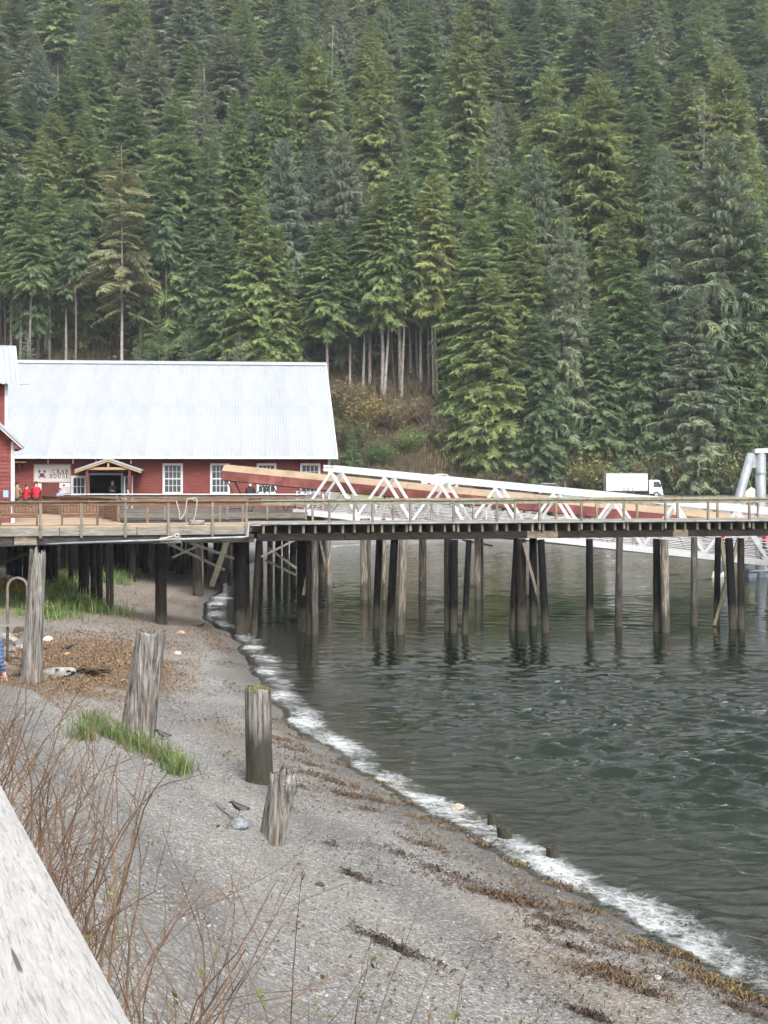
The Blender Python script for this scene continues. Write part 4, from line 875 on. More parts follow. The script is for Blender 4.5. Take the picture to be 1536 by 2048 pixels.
def serif_text(txt, x, z, h, wid, mat, parent, y=-.108):
    """capital letters with slab serifs"""
    ST = {'C': 'arc', 'R': 'R', 'A': 'A', 'B': 'B', 'H': 'H', 'O': 'O', 'U': 'U', 'S': 'S', 'E': 'E'}
    n = len(txt); cw = wid / n; lw = h * .2; tn = h * .1
    for i, chh in enumerate(txt):
        m = MB(); x0 = x + cw * i + cw * .08; x1 = x + cw * (i + 1) - cw * .1; mid = (x0 + x1) / 2
        def bar(a, b, wd_): m.beam((a[0], y, a[1]), (b[0], y, b[1]), wd_, .012, (0, 1, 0))
        def arc(cx_, cz_, rx, rz, a0, a1, wd_):
            ps = [(cx_ + rx * math.cos(R(a)), cz_ + rz * math.sin(R(a))) for a in np.linspace(a0, a1, 13)]
            for p, q in zip(ps[:-1], ps[1:]): bar(p, q, wd_)
        def serif(cx_, zz): m.span((cx_ - lw * .95, y - .007, zz - tn * .35), (cx_ + lw * .95, y + .007, zz + tn * .35))
        if chh in 'RBHEU':
            bar((x0 + lw, z), (x0 + lw, z + h), lw) if chh != 'U' else bar((x0 + lw, z + h * .35), (x0 + lw, z + h), lw)
            serif(x0 + lw, z + h)
            if chh != 'U': serif(x0 + lw, z)
        if chh == 'H': bar((x1 - lw, z), (x1 - lw, z + h), lw); bar((x0 + lw, z + h * .5), (x1 - lw, z + h * .5), tn); serif(x1 - lw, z); serif(x1 - lw, z + h)
        if chh == 'E':
            for zz, e in ((z + tn / 2, 1), (z + h / 2, .75), (z + h - tn / 2, 1)): bar((x0 + lw, zz), (x0 + (x1 - x0) * e, zz), tn)
            bar((x1 - tn / 2, z), (x1 - tn / 2, z + h * .25), tn); bar((x1 - tn / 2, z + h * .75), (x1 - tn / 2, z + h), tn)
        if chh == 'U': bar((x1 - lw * .7, z + h * .35), (x1 - lw * .7, z + h), tn * 1.2); serif(x1 - lw * .7, z + h); arc((x0 + x1 + lw * .3) / 2, z + h * .37, (x1 - x0 - lw * 1.7) / 2, h * .32, 180, 360, lw * .8)
        if chh == 'C': arc(mid, z + h / 2, (x1 - x0) / 2 - lw / 2, h / 2 - tn / 2, 50, 310, lw * .9)
        if chh == 'O': arc(mid, z + h / 2, (x1 - x0) / 2 - lw / 2, h / 2 - tn / 2, 0, 360, lw * .85)
        if chh == 'S': arc(mid, z + h * .73, (x1 - x0) / 2 - lw / 2, h * .23, 20, 270, lw * .7); arc(mid, z + h * .27, (x1 - x0) / 2 - lw / 2, h * .23, 90, -160, lw * .7)
        if chh in 'RB': arc(x0 + lw * 1.5, z + h * .74, (x1 - x0) * .42, h * .22, -90, 90, lw * .7)
        if chh == 'B': arc(x0 + lw * 1.5, z + h * .27, (x1 - x0) * .46, h * .24, -90, 90, lw * .7)
        if chh == 'R': bar((mid, z + h * .5), (x1, z), lw * .8); serif(x1 - lw * .3, z)
        if chh == 'A': bar((x0 + lw * .4, z), (mid, z + h), tn); bar((x1 - lw * .6, z), (mid, z + h), lw); bar((x0 + lw, z + h * .33), (x1 - lw, z + h * .33), tn); serif(x0 + lw * .6, z); serif(x1 - lw * .5, z)
        m.build('letter', mat, parent)
def sxp(px): return bx(px, -.1)
serif_text('CRAB', sxp(104), bz(947, 104, -.1), .27, sxp(138) - sxp(104), M['ink'], sg); serif_text('HOUSE', sxp(98), bz(956.5, 98, -.1), .27, sxp(139) - sxp(98), M['ink'], sg)
cx_, cz_ = sxp(84), bz(946, 84, -.1)
em = MB()
for k in range(24):
    a, b = 2 * math.pi * k / 24, 2 * math.pi * (k + 1) / 24; em.beam((cx_ + .35 * math.cos(a), -.108, cz_ + .02 + .37 * math.sin(a)), (cx_ + .35 * math.cos(b), -.108, cz_ + .02 + .37 * math.sin(b)), .03, .01, (0, 1, 0))
em.build('emblem_ring', M['ink2'], sg)
em = MB(); em.tube([(cx_, -.115, cz_ - .14), (cx_, -.1, cz_ - .14)], .14, 16)
for s in (-1, 1):
    em.tube([(cx_ + s * .16, -.114, cz_ + .12), (cx_ + s * .16, -.1, cz_ + .12)], .075, 12)
    em.beam((cx_ + s * .1, -.11, cz_ - .08), (cx_ + s * .22, -.11, cz_ + .08), .05, .01, (0, 1, 0))
    for k in range(3): em.beam((cx_ + s * .1, -.11, cz_ - .16 - .04 * k), (cx_ + s * (.27 - .04 * k), -.11, cz_ - .22 - .08 * k), .03, .01, (0, 1, 0))
em.build('crab_emblem', M['ink'], sg)
em = MB(); em.beam((sxp(99), -.108, bz(940, 99, -.1)), (sxp(101), -.108, bz(948, 99, -.1)), .03, .01, (0, 1, 0)); em.beam((sxp(98), -.108, bz(940, 99, -.1)), (sxp(103), -.108, bz(941.5, 99, -.1)), .04, .01, (0, 1, 0)); em.build('sprig', flat('sprig_green', (.2, .3, .2)), sg)
ms = thing('menu_board', 'small white menu board below the crab house sign', 'sign', BR, BA)
m0, m1, mz0, mz1 = bx(119, -.1), bx(141, -.1), bz(986, 120, -.1), bz(966, 120, -.1)
MB().span((m0, -.12, mz0), (m1, -.09, mz1)).build('board', M['white_paint'], ms)
em = MB(); em.tube([(m0 + .28, -.125, mz1 - .15), (m0 + .28, -.121, mz1 - .15)], .08, 12)
for k in range(4): em.span((m0 + .1, -.124, mz1 - .3 - .08 * k), (m1 - .08 - .06 * (k % 2), -.121, mz1 - .285 - .08 * k))
em.build('print', M['ink'], ms)
ps = tag(MB().span((bx(76, -.1), -.14, bz(984, 80, -.1)), (bx(83, -.1), -.12, bz(967, 80, -.1))).build('notice', M['white_paint']), 'narrow pale notice on the red wall behind the red jackets', 'sign'); ps.location = BR; ps.rotation_euler[2] = BA

# --- red gabled building and tower at the picture edge
gb = thing('gabled_building', 'red clapboard building corner with white board at the left edge', 'building', (pxX(28, 60), 60, 0), R(17))
mb = MB(); siding(mb, -6, 0, DZ + .004, 8.6); mb.build('front_wall', M['red'], gb)
mb = MB().add([(0, 0, DZ), (0, 5, DZ), (0, 5, 8.6), (0, 0, 8.6)], [(0, 1, 2, 3)]); mb.build('side_wall', M['red'], gb)
MB().span((-.13, -.05, DZ), (.02, .06, 8.45)).build('corner_board', M['white_paint'], gb)
mb = MB().add([(-6, -.01, 8.5), (0, -.01, 8.5), (-3.4, -.01, 11.5), (-6, -.01, 11.5)], [(0, 1, 2, 3)]); mb.build('gable_wall', M['red'], gb)
MB().prism([(.42, 8.18), (-3.4, 11.75), (-3.4, 11.9), (.47, 8.28)], 'y', -.6, 5).build('roof', M['roof'], gb)
MB().prism([(.3, 8.16), (-3.4, 11.6), (-3.4, 11.74), (.42, 8.17)], 'y', -.52, -.44).build('barge_board', M['white_paint'], gb); MB().prism([(.32, 8.14), (-.02, 8.42), (-.02, 8.14)], 'y', -.43, 4.9).build('soffit', M['red'], gb)
MB().span((-.46, -.06, 6.02), (-.24, -.035, 6.32)).build('blue_notice', flat('blue_paper', (.16, .24, .55)), gb)
tb = thing('red_tower', 'red tower with pale metal roof rising behind the gabled corner', 'building', (pxX(15, 70), 70, 0), R(17.5))
mb = MB(); siding(mb, -6, 0, DZ, 11.75, step=.2); mb.build('front_wall', M['red'], tb); MB().add([(0, 0, DZ), (0, 6, DZ), (0, 6, 11.8), (0, 0, 11.8)], [(0, 1, 2, 3)]).build('side_wall', M['red'], tb)
MB().span((-.14, -.05, DZ), (.02, .06, 11.7)).build('corner_board', M['white_paint'], tb)
mb = MB(); 
for i in range(24):
    a, b = -6 + 6.5 * i / 24, -6 + 6.5 * (i + 1) / 24
    for (u, h), (u2, h2) in (((a, 0), (a + .17, 0)), ((a + .17, 0), (a + .2, .035)), ((a + .2, .035), (a + .25, .035)), ((a + .25, .035), (b, 0))): mb.add([(u, -.7, 11.65 + h), (u2, -.7, 11.65 + h2), (u2, 3, 13.85 + h2), (u, 3, 13.85 + h)], [(0, 1, 2, 3)])
mb.build('roof', M['roof'], tb); MB().prism([(-.72, 11.5), (-.72, 11.7), (3, 13.9), (3, 13.7)], 'x', .45, .55).build('verge_trim', M['white_paint'], tb); MB().span((-6, 2.9, 13.75), (.55, 3.1, 13.95)).build('ridge_cap', M['roof'], tb)
MB().beam((.5, -.7, 11.62), (1.05, -.7, 11.66), .05, .04).build('gutter_spout', M['galv'], tb)
# ================================================================ brush, far shore, vehicles
t = NT('brush_twigs'); oi = t.n('ObjectInfo'); br = t.n('Attribute', dict(attribute_name='tone')).outputs['Fac']
t.base(t.mix(1.0, oi.outputs['Color'], t.ramp(br, [(0, (.55, .55, .55)), (.5, (1, 1, 1)), (1, (1.6, 1.5, 1.2))]), 'MULTIPLY'), .85, .1); M['brush'] = t.m
def shrub_mesh(name, seed, leaf=0.5, n=260, R0=1.6, H=2.6):
    """bare stems fanning from the base with fine twigs and small leaves: thin triangles"""
    rs = np.random.default_rng(seed); T = []; tone = []
    def stick(a, b, w_):
        d = b - a; s = np.cross(d, rs.normal(0, 1, 3)); s *= w_ / (np.linalg.norm(s) + 1e-9); T.append([a - s, a + s, b]); tone.append(rs.uniform(.1, .9))
    for i in range(n):
        az = rs.random() * 6.28; sp = rs.random() ** .6; a = np.array([rs.normal(0, .15), rs.normal(0, .15), 0]); L = H * rs.uniform(.55, 1.05) * (1 - .25 * sp)
        b = a + np.array([math.cos(az) * R0 * sp * .6, math.sin(az) * R0 * sp * .6, L * .6]); c = b + np.array([math.cos(az) * R0 * sp * .5, math.sin(az) * R0 * sp * .5, L * .42]) + rs.normal(0, .12, 3)
        stick(a, b, .022); stick(b, c, .016)
        for k in range(6):
            p = b + (c - b) * rs.random() if k > 2 else a + (b - a) * rs.uniform(.4, 1); q = p + rs.normal(0, .24, 3) + np.array([0, 0, .25]); stick(p, q, .012)
            if rs.random() < leaf:
                s = rs.normal(0, .075, (3, 3)); T.append([q + s[0], q + s[1], q + s[2]]); tone.append(rs.uniform(.4, 1))
    T = np.array(T); me = npmesh(name, T.reshape(-1, 3), np.arange(len(T) * 3).reshape(-1, 3), M['brush']); vattr(me, 'tone', np.repeat(tone, 3)); return me
SHR = [shrub_mesh('stems', 50 + k, (.15, .7, 1.0)[k]) for k in range(3)]
random.seed(5)
SH = [(205, 650, 203, 3.6, 0, (.13, .105, .085), 'bare grey shrub above the roof left of the pale conifer'), (185, 702, 200, 2.5, 2, (.15, .12, .045), 'yellowish shrub just over the crab house roof'),
 (95, 690, 201, 2.0, 1, (.09, .075, .05), 'brown shrub just over the roof beside the tower'), (735, 790, 199, 4.0, 2, (.13, .105, .045), 'tall yellow-tipped shrub at the top of the brushy bank'),
 (790, 800, 199, 3.6, 1, (.12, .1, .06), 'olive shrub below the pale trunks'), (890, 850, 197, 5.2, 0, (.15, .13, .095), 'large bare grey shrub at the foot of the bank'), (820, 855, 196, 3.2, 2, (.09, .12, .045), 'light green shrub in the middle of the bank'),
 (690, 760, 201, 3.5, 1, (.1, .085, .05), 'olive shrub beside the free end of the roof'), (700, 830, 196, 3.0, 1, (.08, .08, .045), 'dark olive shrub on the bank near the roof corner'), (760, 880, 194, 3.2, 2, (.06, .09, .04), 'dark green shrub low on the bank'),
 (850, 790, 200, 3.0, 0, (.13, .1, .075), 'brown shrub under the slim dark trunks'), (925, 800, 199, 3.2, 0, (.12, .095, .07), 'brown shrub beside the fresh green conifer foot'), (935, 900, 194, 3.2, 0, (.11, .09, .07), 'dull brown shrub above the pickup bonnet'),
 (1045, 925, 190, 3.0, 0, (.1, .075, .065), 'reddish bare shrub beneath the grey spruce'), (1185, 905, 189, 4.0, 2, (.13, .13, .06), 'olive leafing shrub left of the box truck'), (1285, 890, 190, 5.0, 0, (.15, .13, .08), 'wide bare shrub right behind the box truck'),
 (1355, 885, 189.5, 4.2, 1, (.12, .115, .06), 'olive shrub beyond the truck cab'), (1405, 880, 189.5, 4.5, 2, (.1, .12, .05), 'green shrub left of the steel piles'), (1462, 860, 190, 5.0, 2, (.11, .12, .055), 'leafy green shrub behind the steel piles'), (1530, 870, 190, 4.5, 1, (.1, .095, .055), 'brown-green shrub at the edge beyond the steel piles'),
 (770, 930, 191.5, 2.6, 0, (.12, .1, .07), 'dry shrub at the bank foot above the gangway'), (660, 900, 193, 3.0, 1, (.08, .075, .045), 'dark shrub right of the white corner board'), (1120, 940, 189, 2.4, 0, (.1, .08, .06), 'low bare shrub between the spruce and the truck'), (980, 935, 190, 2.6, 0, (.11, .09, .06), 'low brown shrub right of the pickup')]
for px, top, Yd, hgt, k, c, lab in SH:
    x = pxX(px, Yd); zb = gz(x, Yd); zt = CZ - (top - HY) / F * Yd; h = max(hgt, min(zt - zb, 7.0))
    r = thing('shrub', lab, 'shrub', (x, Yd, zb - .1), random.random() * 6, 'shrubs along the bank'); o = link('stems', SHR[k], r); s = h / 2.6; o.scale = (s * 1.1, s * 1.1, s); o.color = (*[q * .8 for q in c], 1)
# undergrowth carpet on the bank and the forest floor
rs = np.random.default_rng(77); T = []; tn = []
N = 26000; ux = rs.uniform(-66, 66, N); uy = 190.5 + 34 * rs.random(N) ** 1.4; uz = ground_z(ux, uy)
for x, y, z in zip(ux, uy, uz):
    for k in range(2):
        a = np.array([x + rs.normal(0, .3), y + rs.normal(0, .3), z - .05]); h = rs.uniform(.4, 1.7); b = a + np.array([rs.normal(0, .35), rs.normal(0, .3), h]); w_ = rs.uniform(.02, .05) if rs.random() < .6 else rs.uniform(.1, .2)
        T.append([a - [w_, 0, 0], a + [w_, 0, .02], b]); tn.append(rs.random())
T = np.array(T); me = npmesh('undergrowth', T.reshape(-1, 3), np.arange(len(T) * 3).reshape(-1, 3), M['brush']); vattr(me, 'tone', np.repeat(tn, 3))
o = tag(link('undergrowth', me), 'tangled brown and olive undergrowth covering the bank below the trees', 'undergrowth', kind='stuff'); o.color = (.06, .048, .03, 1)
# rip-rap below the far terrace
M['rock'] = surf('riprap_rock', [(.05, .047, .044), (.11, .1, .09), (.17, .155, .14)], 1.6, rough=.9, bump=.5, objcol=True)
def rock_mesh(seed, sub=2, amp=.28):
    bm = bmesh.new(); bmesh.ops.create_icosphere(bm, subdivisions=sub, radius=1); o_ = Vector((seed * 7.3, seed * 3.1, 0))
    for v in bm.verts: v.co *= 1 + amp * mnoise.noise(v.co * 1.1 + o_) + amp * .5 * mnoise.noise(v.co * 2.5 + o_)
    me = bpy.data.meshes.new('rock'); bm.to_mesh(me); bm.free(); me.materials.append(M['rock']); return me
ROCKS = [rock_mesh(s) for s in range(5)]
rr = thing('riprap', 'wall of brown rip-rap boulders behind the gangways', 'rocks', (20, 160, 0)); random.seed(9)
for i in range(200):
    x = random.uniform(0, 62); d = random.uniform(8.2, 13.6)
    y = float(np.interp(x, SHORE[21:, 0], SHORE[21:, 1])) + d; s = random.uniform(.4, .85)
    o = link('rock', random.choice(ROCKS), rr); o.location = (x - 20, y - 160, gz(x, y) + .15); o.scale = (s * random.uniform(.9, 1.4), s, s * random.uniform(.6, .9)); o.rotation_euler = [random.uniform(0, 6) for _ in range(3)]
    c = random.uniform(.6, 1.25); o.color = (c * random.uniform(1, 1.15), c, c * .92, 1)
bl = thing('boulder', 'pale boulder on the terrace behind the steel piles', 'boulder', (pxX(1503, 170), 170, gz(pxX(1503, 170), 170) + .3)); o = link('stone', ROCKS[2], bl); o.scale = (1.5, 1.2, 1.6); o.color = (2.6, 2.4, 2.1, 1)
# road, grass verge rope
M['asphalt'] = surf('asphalt', [(.04, .04, .04), (.065, .063, .06)], 3, rough=.9, bump=.2)
xs_ = np.linspace(-60, 75, 70); rv = []; 
for x in xs_:
    for y in (179, 187.5): rv.append((x, y, gz(x, y) * .5 + gz(x, 183) * .5 + .06))
o = npmesh('road', rv, [(2 * i, 2 * i + 2, 2 * i + 3, 2 * i + 1) for i in range(len(xs_) - 1)], M['asphalt']); tag(link('road', o), 'grey road along the foot of the wooded hill', 'road', kind='structure')
M['yellow'] = flat('yellow_rope', (.3, .28, .08), .6)
yr_ = thing('rope_barrier', 'yellow rope strung on short stakes across the grass terrace', 'barrier', (40, 168, 0)); pts = []
for k in range(12):
    x = 30 + 3.2 * k; z = gz(x, 168); MB().tube([(x - 40, 0, z), (x - 40, 0, z + .75)], .04, 6).build('stake', M['white_paint'], yr_); pts += [(x - 40, -.06, z + .7), (x - 38.4, -.06, z + .6)]
MB().tube(pts, .045, 5).build('rope', M['yellow'], yr_)
# grass on the far terrace
def blades(name, pts, hmin, hmax, wd, mat, lean=.35, seed=1, per=1):
    rs = np.random.default_rng(seed); T = []; tn = []
    for p in pts:
        for _ in range(per):
            a = np.array(p) + np.array([rs.normal(0, .04), rs.normal(0, .04), -.02]); h = rs.uniform(hmin, hmax); th = rs.random() * 6.28; l = rs.uniform(.1, lean) * h
            dv = np.array([math.cos(th), math.sin(th), 0]); sv = np.array([-math.sin(th), math.cos(th), 0]) * wd
            m_ = a + dv * l * .35 + np.array([0, 0, h * .6]); e = a + dv * l + np.array([0, 0, h * rs.uniform(.85, 1)])
            T += [[a - sv, a + sv, m_ + sv * .8], [a - sv, m_ + sv * .8, m_ - sv * .8], [m_ - sv * .8, m_ + sv * .8, e]]; tn += [rs.random()] * 3
    T = np.array(T); me = npmesh(name, T.reshape(-1, 3), np.arange(len(T) * 3).reshape(-1, 3), mat); vattr(me, 'tone', np.repeat(tn, 3)); return me
t = NT('grass_blades'); br = t.n('Attribute', dict(attribute_name='tone')).outputs['Fac']; oc = t.n('ObjectInfo').outputs['Color']
c = t.mix(1, oc, t.ramp(br, [(0, (.6, .7, .6)), (.6, (1.05, 1.05, 1.1)), (.72, (1.3, 1.15, 1.0)), (.78, (2.2, 1.5, 1.6)), (1, (3.2, 2.1, 2.6))]), 'MULTIPLY'); t.base(c, .6, .2)
tr = t.n('BsdfTranslucent', Color=c); mx = t.n('MixShader', Fac=.3); t.set(mx, '1', t.b); t.set(mx, '2', tr); t.t.links.new(mx.outputs[0], t.out.inputs['Surface']); M['grass'] = t.m
rs = np.random.default_rng(3); gx = rs.uniform(5, 62, 9000); gy = np.interp(gx, SHORE[21:, 0], SHORE[21:, 1]) + rs.uniform(13.3, 26, 9000)
o = tag(link('terrace_grass', blades('terrace_grass', np.stack([gx, gy, ground_z(gx, gy)], 1), .15, .5, .05, M['grass'], seed=4)), 'rough yellowish grass on the far terrace above the rip-rap', 'grass', kind='stuff'); o.color = (.12, .13, .05, 1)

# ---- vehicles
M['tyre'] = flat('tyre_rubber', (.018, .018, .018), .85); M['rim'] = flat('wheel_rim', (.3, .3, .31), .4, metal=.5); M['lamp'] = flat('lamp_glass', (.5, .5, .48), .2); M['redlamp'] = flat('tail_lamp', (.3, .02, .02), .3)
t = NT('vehicle_white'); t.base((.36, .365, .37), .3, .5); t.set(t.b, 'Coat Weight', .3); M['vwhite'] = t.m
t = NT('vehicle_green'); t.base((.13, .17, .14), .3, .5); M['vgreen'] = t.m
t = NT('vehicle_grey'); t.base((.03, .032, .034), .3, .5); M['vgrey'] = t.m
def wheel(parent, x, y, r, wd=.24):
    w_ = MB().tube([(x, y - wd / 2, r), (x, y - wd / 2 + .03, r), (x, y + wd / 2 - .03, r), (x, y + wd / 2, r)], [r * .9, r, r, r * .9], 20).build('wheel', M['tyre'], parent); MB().tube([(x, y - wd / 2 - .012, r), (x, y + wd / 2 + .012, r)], r * .6, 14).build('rim', M['rim'], w_)
xt = pxX(1266, 182); zt = gz(xt, 182) + .04
bt = thing('box_truck', 'white box truck parked on the road below the trees', 'truck', (xt, 182, zt))
MB().span((-3.75, -1.15, .95), (1.75, 1.15, 3.2)).build('cargo_box', M['vwhite'], bt, bevel=.05)
for x in (-2.7, ): MB().span((x - 1.0, -1.165, .98), (x - .0, -1.152, 3.1)).build('box_panel', flat('panel_grey', (.45, .46, .48), .5), bt)
for x in (-1.3, -.4, .5, 1.3): MB().span((x, -1.158, 1.0), (x + .015, -1.152, 3.1)).build('box_seam', M['rim'], bt)
for z in (.93, 3.2): MB().span((-3.77, -1.18, z - .04), (1.77, -1.155, z + .04)).build('box_trim', M['rim'], bt)
MB().span((-3.6, -.5, .55), (3.2, .5, .8)).build('chassis', M['black_steel'], bt)
cab = MB().prism([(1.95, .5), (3.72, .5), (3.75, 1.0), (3.68, 1.25), (3.4, 2.25), (3.15, 2.35), (1.95, 2.35)], 'y', -1.02, 1.02).build('cab', M['vwhite'], bt, bevel=.06)
MB().prism([(2.55, 1.4), (3.5, 1.4), (3.28, 2.12), (2.55, 2.12)], 'y', -1.035, -1.022).build('side_window', M['glass'], cab); MB().add([(3.68, -.9, 1.33), (3.68, .9, 1.33), (3.445, .85, 2.17), (3.445, -.85, 2.17)], [(0, 1, 2, 3)]).build('windscreen', M['glass'], cab)
MB().span((2.2, -1.035, .6), (2.22, -1.023, 2.2)).build('door_seam', M['black_steel'], cab); MB().span((3.5, -.98, .35), (3.85, .98, .65)).build('bumper', M['vwhite'], cab); MB().span((3.74, -.95, .78), (3.79, -.6, .98)).build('headlight', M['lamp'], cab); MB().span((3.74, .6, .78), (3.79, .95, .98)).build('headlight', M['lamp'], cab)
MB().span((3.4, -1.25, 1.45), (3.5, -1.06, 1.85)).build('mirror', M['black_steel'], cab); MB().span((1.78, -.95, .9), (1.93, .95, 2.1)).build('cab_gap', M['black_steel'], bt)
for x in (-2.3, 2.9): 
    for y in (-.95, .95): wheel(bt, x, y, .4)
def sedan(name, label, cat, px, Yd, mat, prof, glassp, L, wx, wr, group=None, sink=0.0, width=.92):
    x = pxX(px, Yd); v = thing(name, label, cat, (x, Yd, gz(x, Yd) + .03 - sink), 0, group)
    b = MB().prism(prof, 'y', -width, width).build('body', mat, v, bevel=.07)
    for g in glassp:
        for s in (-1, 1): MB().prism(g, 'y', s * (width + .004), s * (width + .014)).build('side_window', M['glass'], b)
    for xx in wx:
        for y in (-width + .1, width - .1): wheel(v, xx, y, wr)
    return v, b
pk, b = sedan('pickup_truck', 'white crew cab pickup on the road above the gangway', 'pickup', 885, 183, M['vwhite'], [(-2.9, .55), (2.75, .5), (2.85, .95), (2.6, 1.22), (1.35, 1.32), (.55, 1.93), (-.3, 2.0), (-1.05, 1.96), (-1.15, 1.3), (-2.9, 1.3)], [[(-.95, 1.36), (-.95, 1.86), (-.25, 1.9), (-.25, 1.36)], [(-.15, 1.36), (-.15, 1.9), (.5, 1.84), (1.1, 1.36)]], 5.7, (-1.85, 1.85), .4)
MB().span((2.8, -.9, .8), (2.87, -.5, 1.05)).build('headlight', M['lamp'], b); MB().span((-2.93, -.9, .85), (-2.9, -.72, 1.2)).build('tail_light', M['redlamp'], b); MB().span((2.75, -.95, .45), (2.95, .95, .65)).build('bumper', M['rim'], b)
SP = [(-2.2, .35), (2.25, .35), (2.3, .8), (1.4, .98), (.7, 1.5), (-1.3, 1.58), (-2.1, 1.05)]; SG = [[(-1.75, 1.04), (-1.3, 1.48), (-.25, 1.46), (-.25, 1.04)], [(-.15, 1.04), (-.15, 1.45), (.6, 1.4), (1.15, 1.04)]]
v, b = sedan('parked_car', 'pale green car roof just showing over the sloping gangway', 'car', 1158, 168, M['vgreen'], SP, SG, 4.5, (-1.4, 1.45), .33)
v, b = sedan('parked_car', 'dark car half hidden by brush left of the short post', 'car', 1100, 186, M['vgrey'], SP, SG, 4.5, (-1.4, 1.45), .33)
xp = pxX(1130, 176); pst = thing('marker_post', 'short weathered post with white base above the gangway', 'post', (xp, 176, gz(xp, 176))); MB().tube([(0, 0, 0), (0, 0, 2.3)], .09, 8).build('stake', M['post_timber'], pst); MB().tube([(0, 0, .9), (0, 0, 1.3)], .14, 8).build('collar', M['white_paint'], pst)
# ================================================================ stumps and posts on the beach
def wood_bleached(name, dark_low=False, zref=0.0):
    t = NT(name); v = t.coords('Object', (9, 9, .7)); a = t.noise(v, 1.3, 8, .72, .4); b = t.noise(t.coords('Object', (16, 16, .5)), 1.6, 4, .6)
    c = t.ramp(a, [(.36, (.016, .014, .012)), (.44, (.07, .064, .057)), (.53, (.14, .132, .12)), (.64, (.24, .228, .21))])
    c = t.mix(t.ramp(b, [(.36, .85), (.44, 0)]), c, (.03, .024, .02))
    c = t.mix(t.ramp(t.noise(t.coords('Object', (2, 2, .6)), 1.1, 4), [(.55, 0), (.72, .6)]), c, (.085, .052, .034))
    if dark_low:
        z = t.n('SeparateXYZ', Vector=t.n('TexCoord').outputs['Object']).outputs['Z']
        zz = t.math('SUBTRACT', z, t.math('MULTIPLY', t.noise(v, 1.0, 4), .9))
        c = t.mix(t.ramp(zz, [(.35, .92), (.85, 0)]), c, (.022, .02, .016)); c = t.mix(t.ramp(z, [(.0, .25), (.8, 0)]), c, (.03, .03, .012))
    t.base(c, .9, .15); t.bump(t.math('ADD', a, b), .9, .04); return t.m
M['stump'] = wood_bleached('bleached_stump'); M['stump_tidal'] = wood_bleached('tidal_stump', True)
def stump(name, label, pb, pt, wb, wt, mat, seed, jag=.12, cat='post', hit=None):
    b = hit or ground_hit(*pb, 12, 60); Yd = b.y; tp = P(pt[0], pt[1], Yd); rs = np.random.default_rng(seed)
    h = tp.z - b.z; dx = tp.x - b.x; rb, rt = wb / F * Yd / 2, wt / F * Yd / 2; n, m = 56, 34; V = []; Fc = []
    gr = sum(rs.normal(0, 1) * np.cos(np.arange(n) * 2 * np.pi / n * k + rs.random() * 6) / (1 + .35 * k) for k in range(3, 24)) * .028
    low = sum(rs.normal(0, 1) * np.cos(np.arange(n) * 2 * np.pi / n * k + rs.random() * 6) for k in (1, 2)) * .04
    tz = np.array([sum(math.sin(2 * math.pi * k * i / n + s_) * a_ for k, s_, a_ in ((1, seed, .5), (2, seed * 2, .4), (5, seed * 3, .35), (9, seed, .25), (17, 1, .2))) for i in range(n)]) * jag * h * .5
    for j in range(-3, m + 1):
        u = j / m
        for k in range(n):
            a = 2 * math.pi * k / n; r = (rb + (rt - rb) * max(u, 0)) * (1 + gr[(k + int(2 * math.sin(u * 3))) % n] + low[k] + .02 * math.sin(u * 9 + k) + .12 * math.exp(-max(u, 0) * 9) * (.6 + .4 * math.sin(3 * a + seed)))
            z = h * u + (tz[k] * max(u, 0) ** 3 - (0 if u < 1 else 0)); V.append((dx * u + r * math.cos(a), r * math.sin(a), z))
    mm = m + 4
    for j in range(mm - 1):
        for k in range(n): Fc.append((j * n + k, j * n + (k + 1) % n, (j + 1) * n + (k + 1) % n, (j + 1) * n + k))
    base = (mm - 1) * n; o_ = len(V)                       # hollowed top
    for k in range(n): x, y, z = V[base + k]; V.append((dx + (x - dx) * .7, y * .7, z - .06 * h * (1 + .4 * rs.normal())))
    V.append((dx, 0, h - .12 * h))
    for k in range(n): Fc.append((base + k, base + (k + 1) % n, o_ + (k + 1) % n, o_ + k)); Fc.append((o_ + k, o_ + (k + 1) % n, o_ + n))
    mb = MB(); mb.add(V, Fc); me = mb.mesh(name, mat, True)
    o = link(name, me); o.location = b; tag(o, label, cat, 'old posts on the beach'); return o
stump('driftwood_post', 'tall weathered grey post beside the metal hoop', (62, 1366), (76, 1106), 40, 30, M['stump'], 3, .1)
sB = stump('leaning_stump', 'thick leaning grey post rising from the grass tuft', (275, 1472), (303, 1263), 68, 57, M['stump'], 4, .05)
sC = stump('tidal_post', 'upright post with grass on top and dark wet foot', (519, 1566), (515, 1376), 50, 50, M['stump_tidal'], 5, .03)
sD = stump('split_stump', 'short split reddish grey stump leaning in the gravel', (543, 1686), (567, 1556), 50, 54, M['stump'], 6, .3)
for i, (pb, pt, w_, lab) in enumerate([((985, 1652), (984, 1628), 21, 'small dark square stump standing in the foam'), ((1012, 1678), (1006, 1654), 30, 'small stump splashed by foam beside the square one'), ((1107, 1714), (1103, 1694), 27, 'lowest small stump standing out in the shallows')]):
    Yd = 18564 / (pb[1] - HY); stump('worn_stump', lab, pb, pt, w_, w_ * .85, M['stump_tidal'], 10 + i, .25, 'stump', Vector((pxX(pb[0], Yd), Yd, 0.0)))
def stone(label, px, py, s, c, k=0, water=False, cat='stone', name='beach_stone'):
    p = ground_hit(px, py, 10, 120); r = thing(name, label, cat, p); o = link('rock', ROCKS[k], r); o.scale = (s, s * .8, s * .55); o.rotation_euler[2] = px; o.color = (*c, 1); o.location = (0, 0, s * .2)
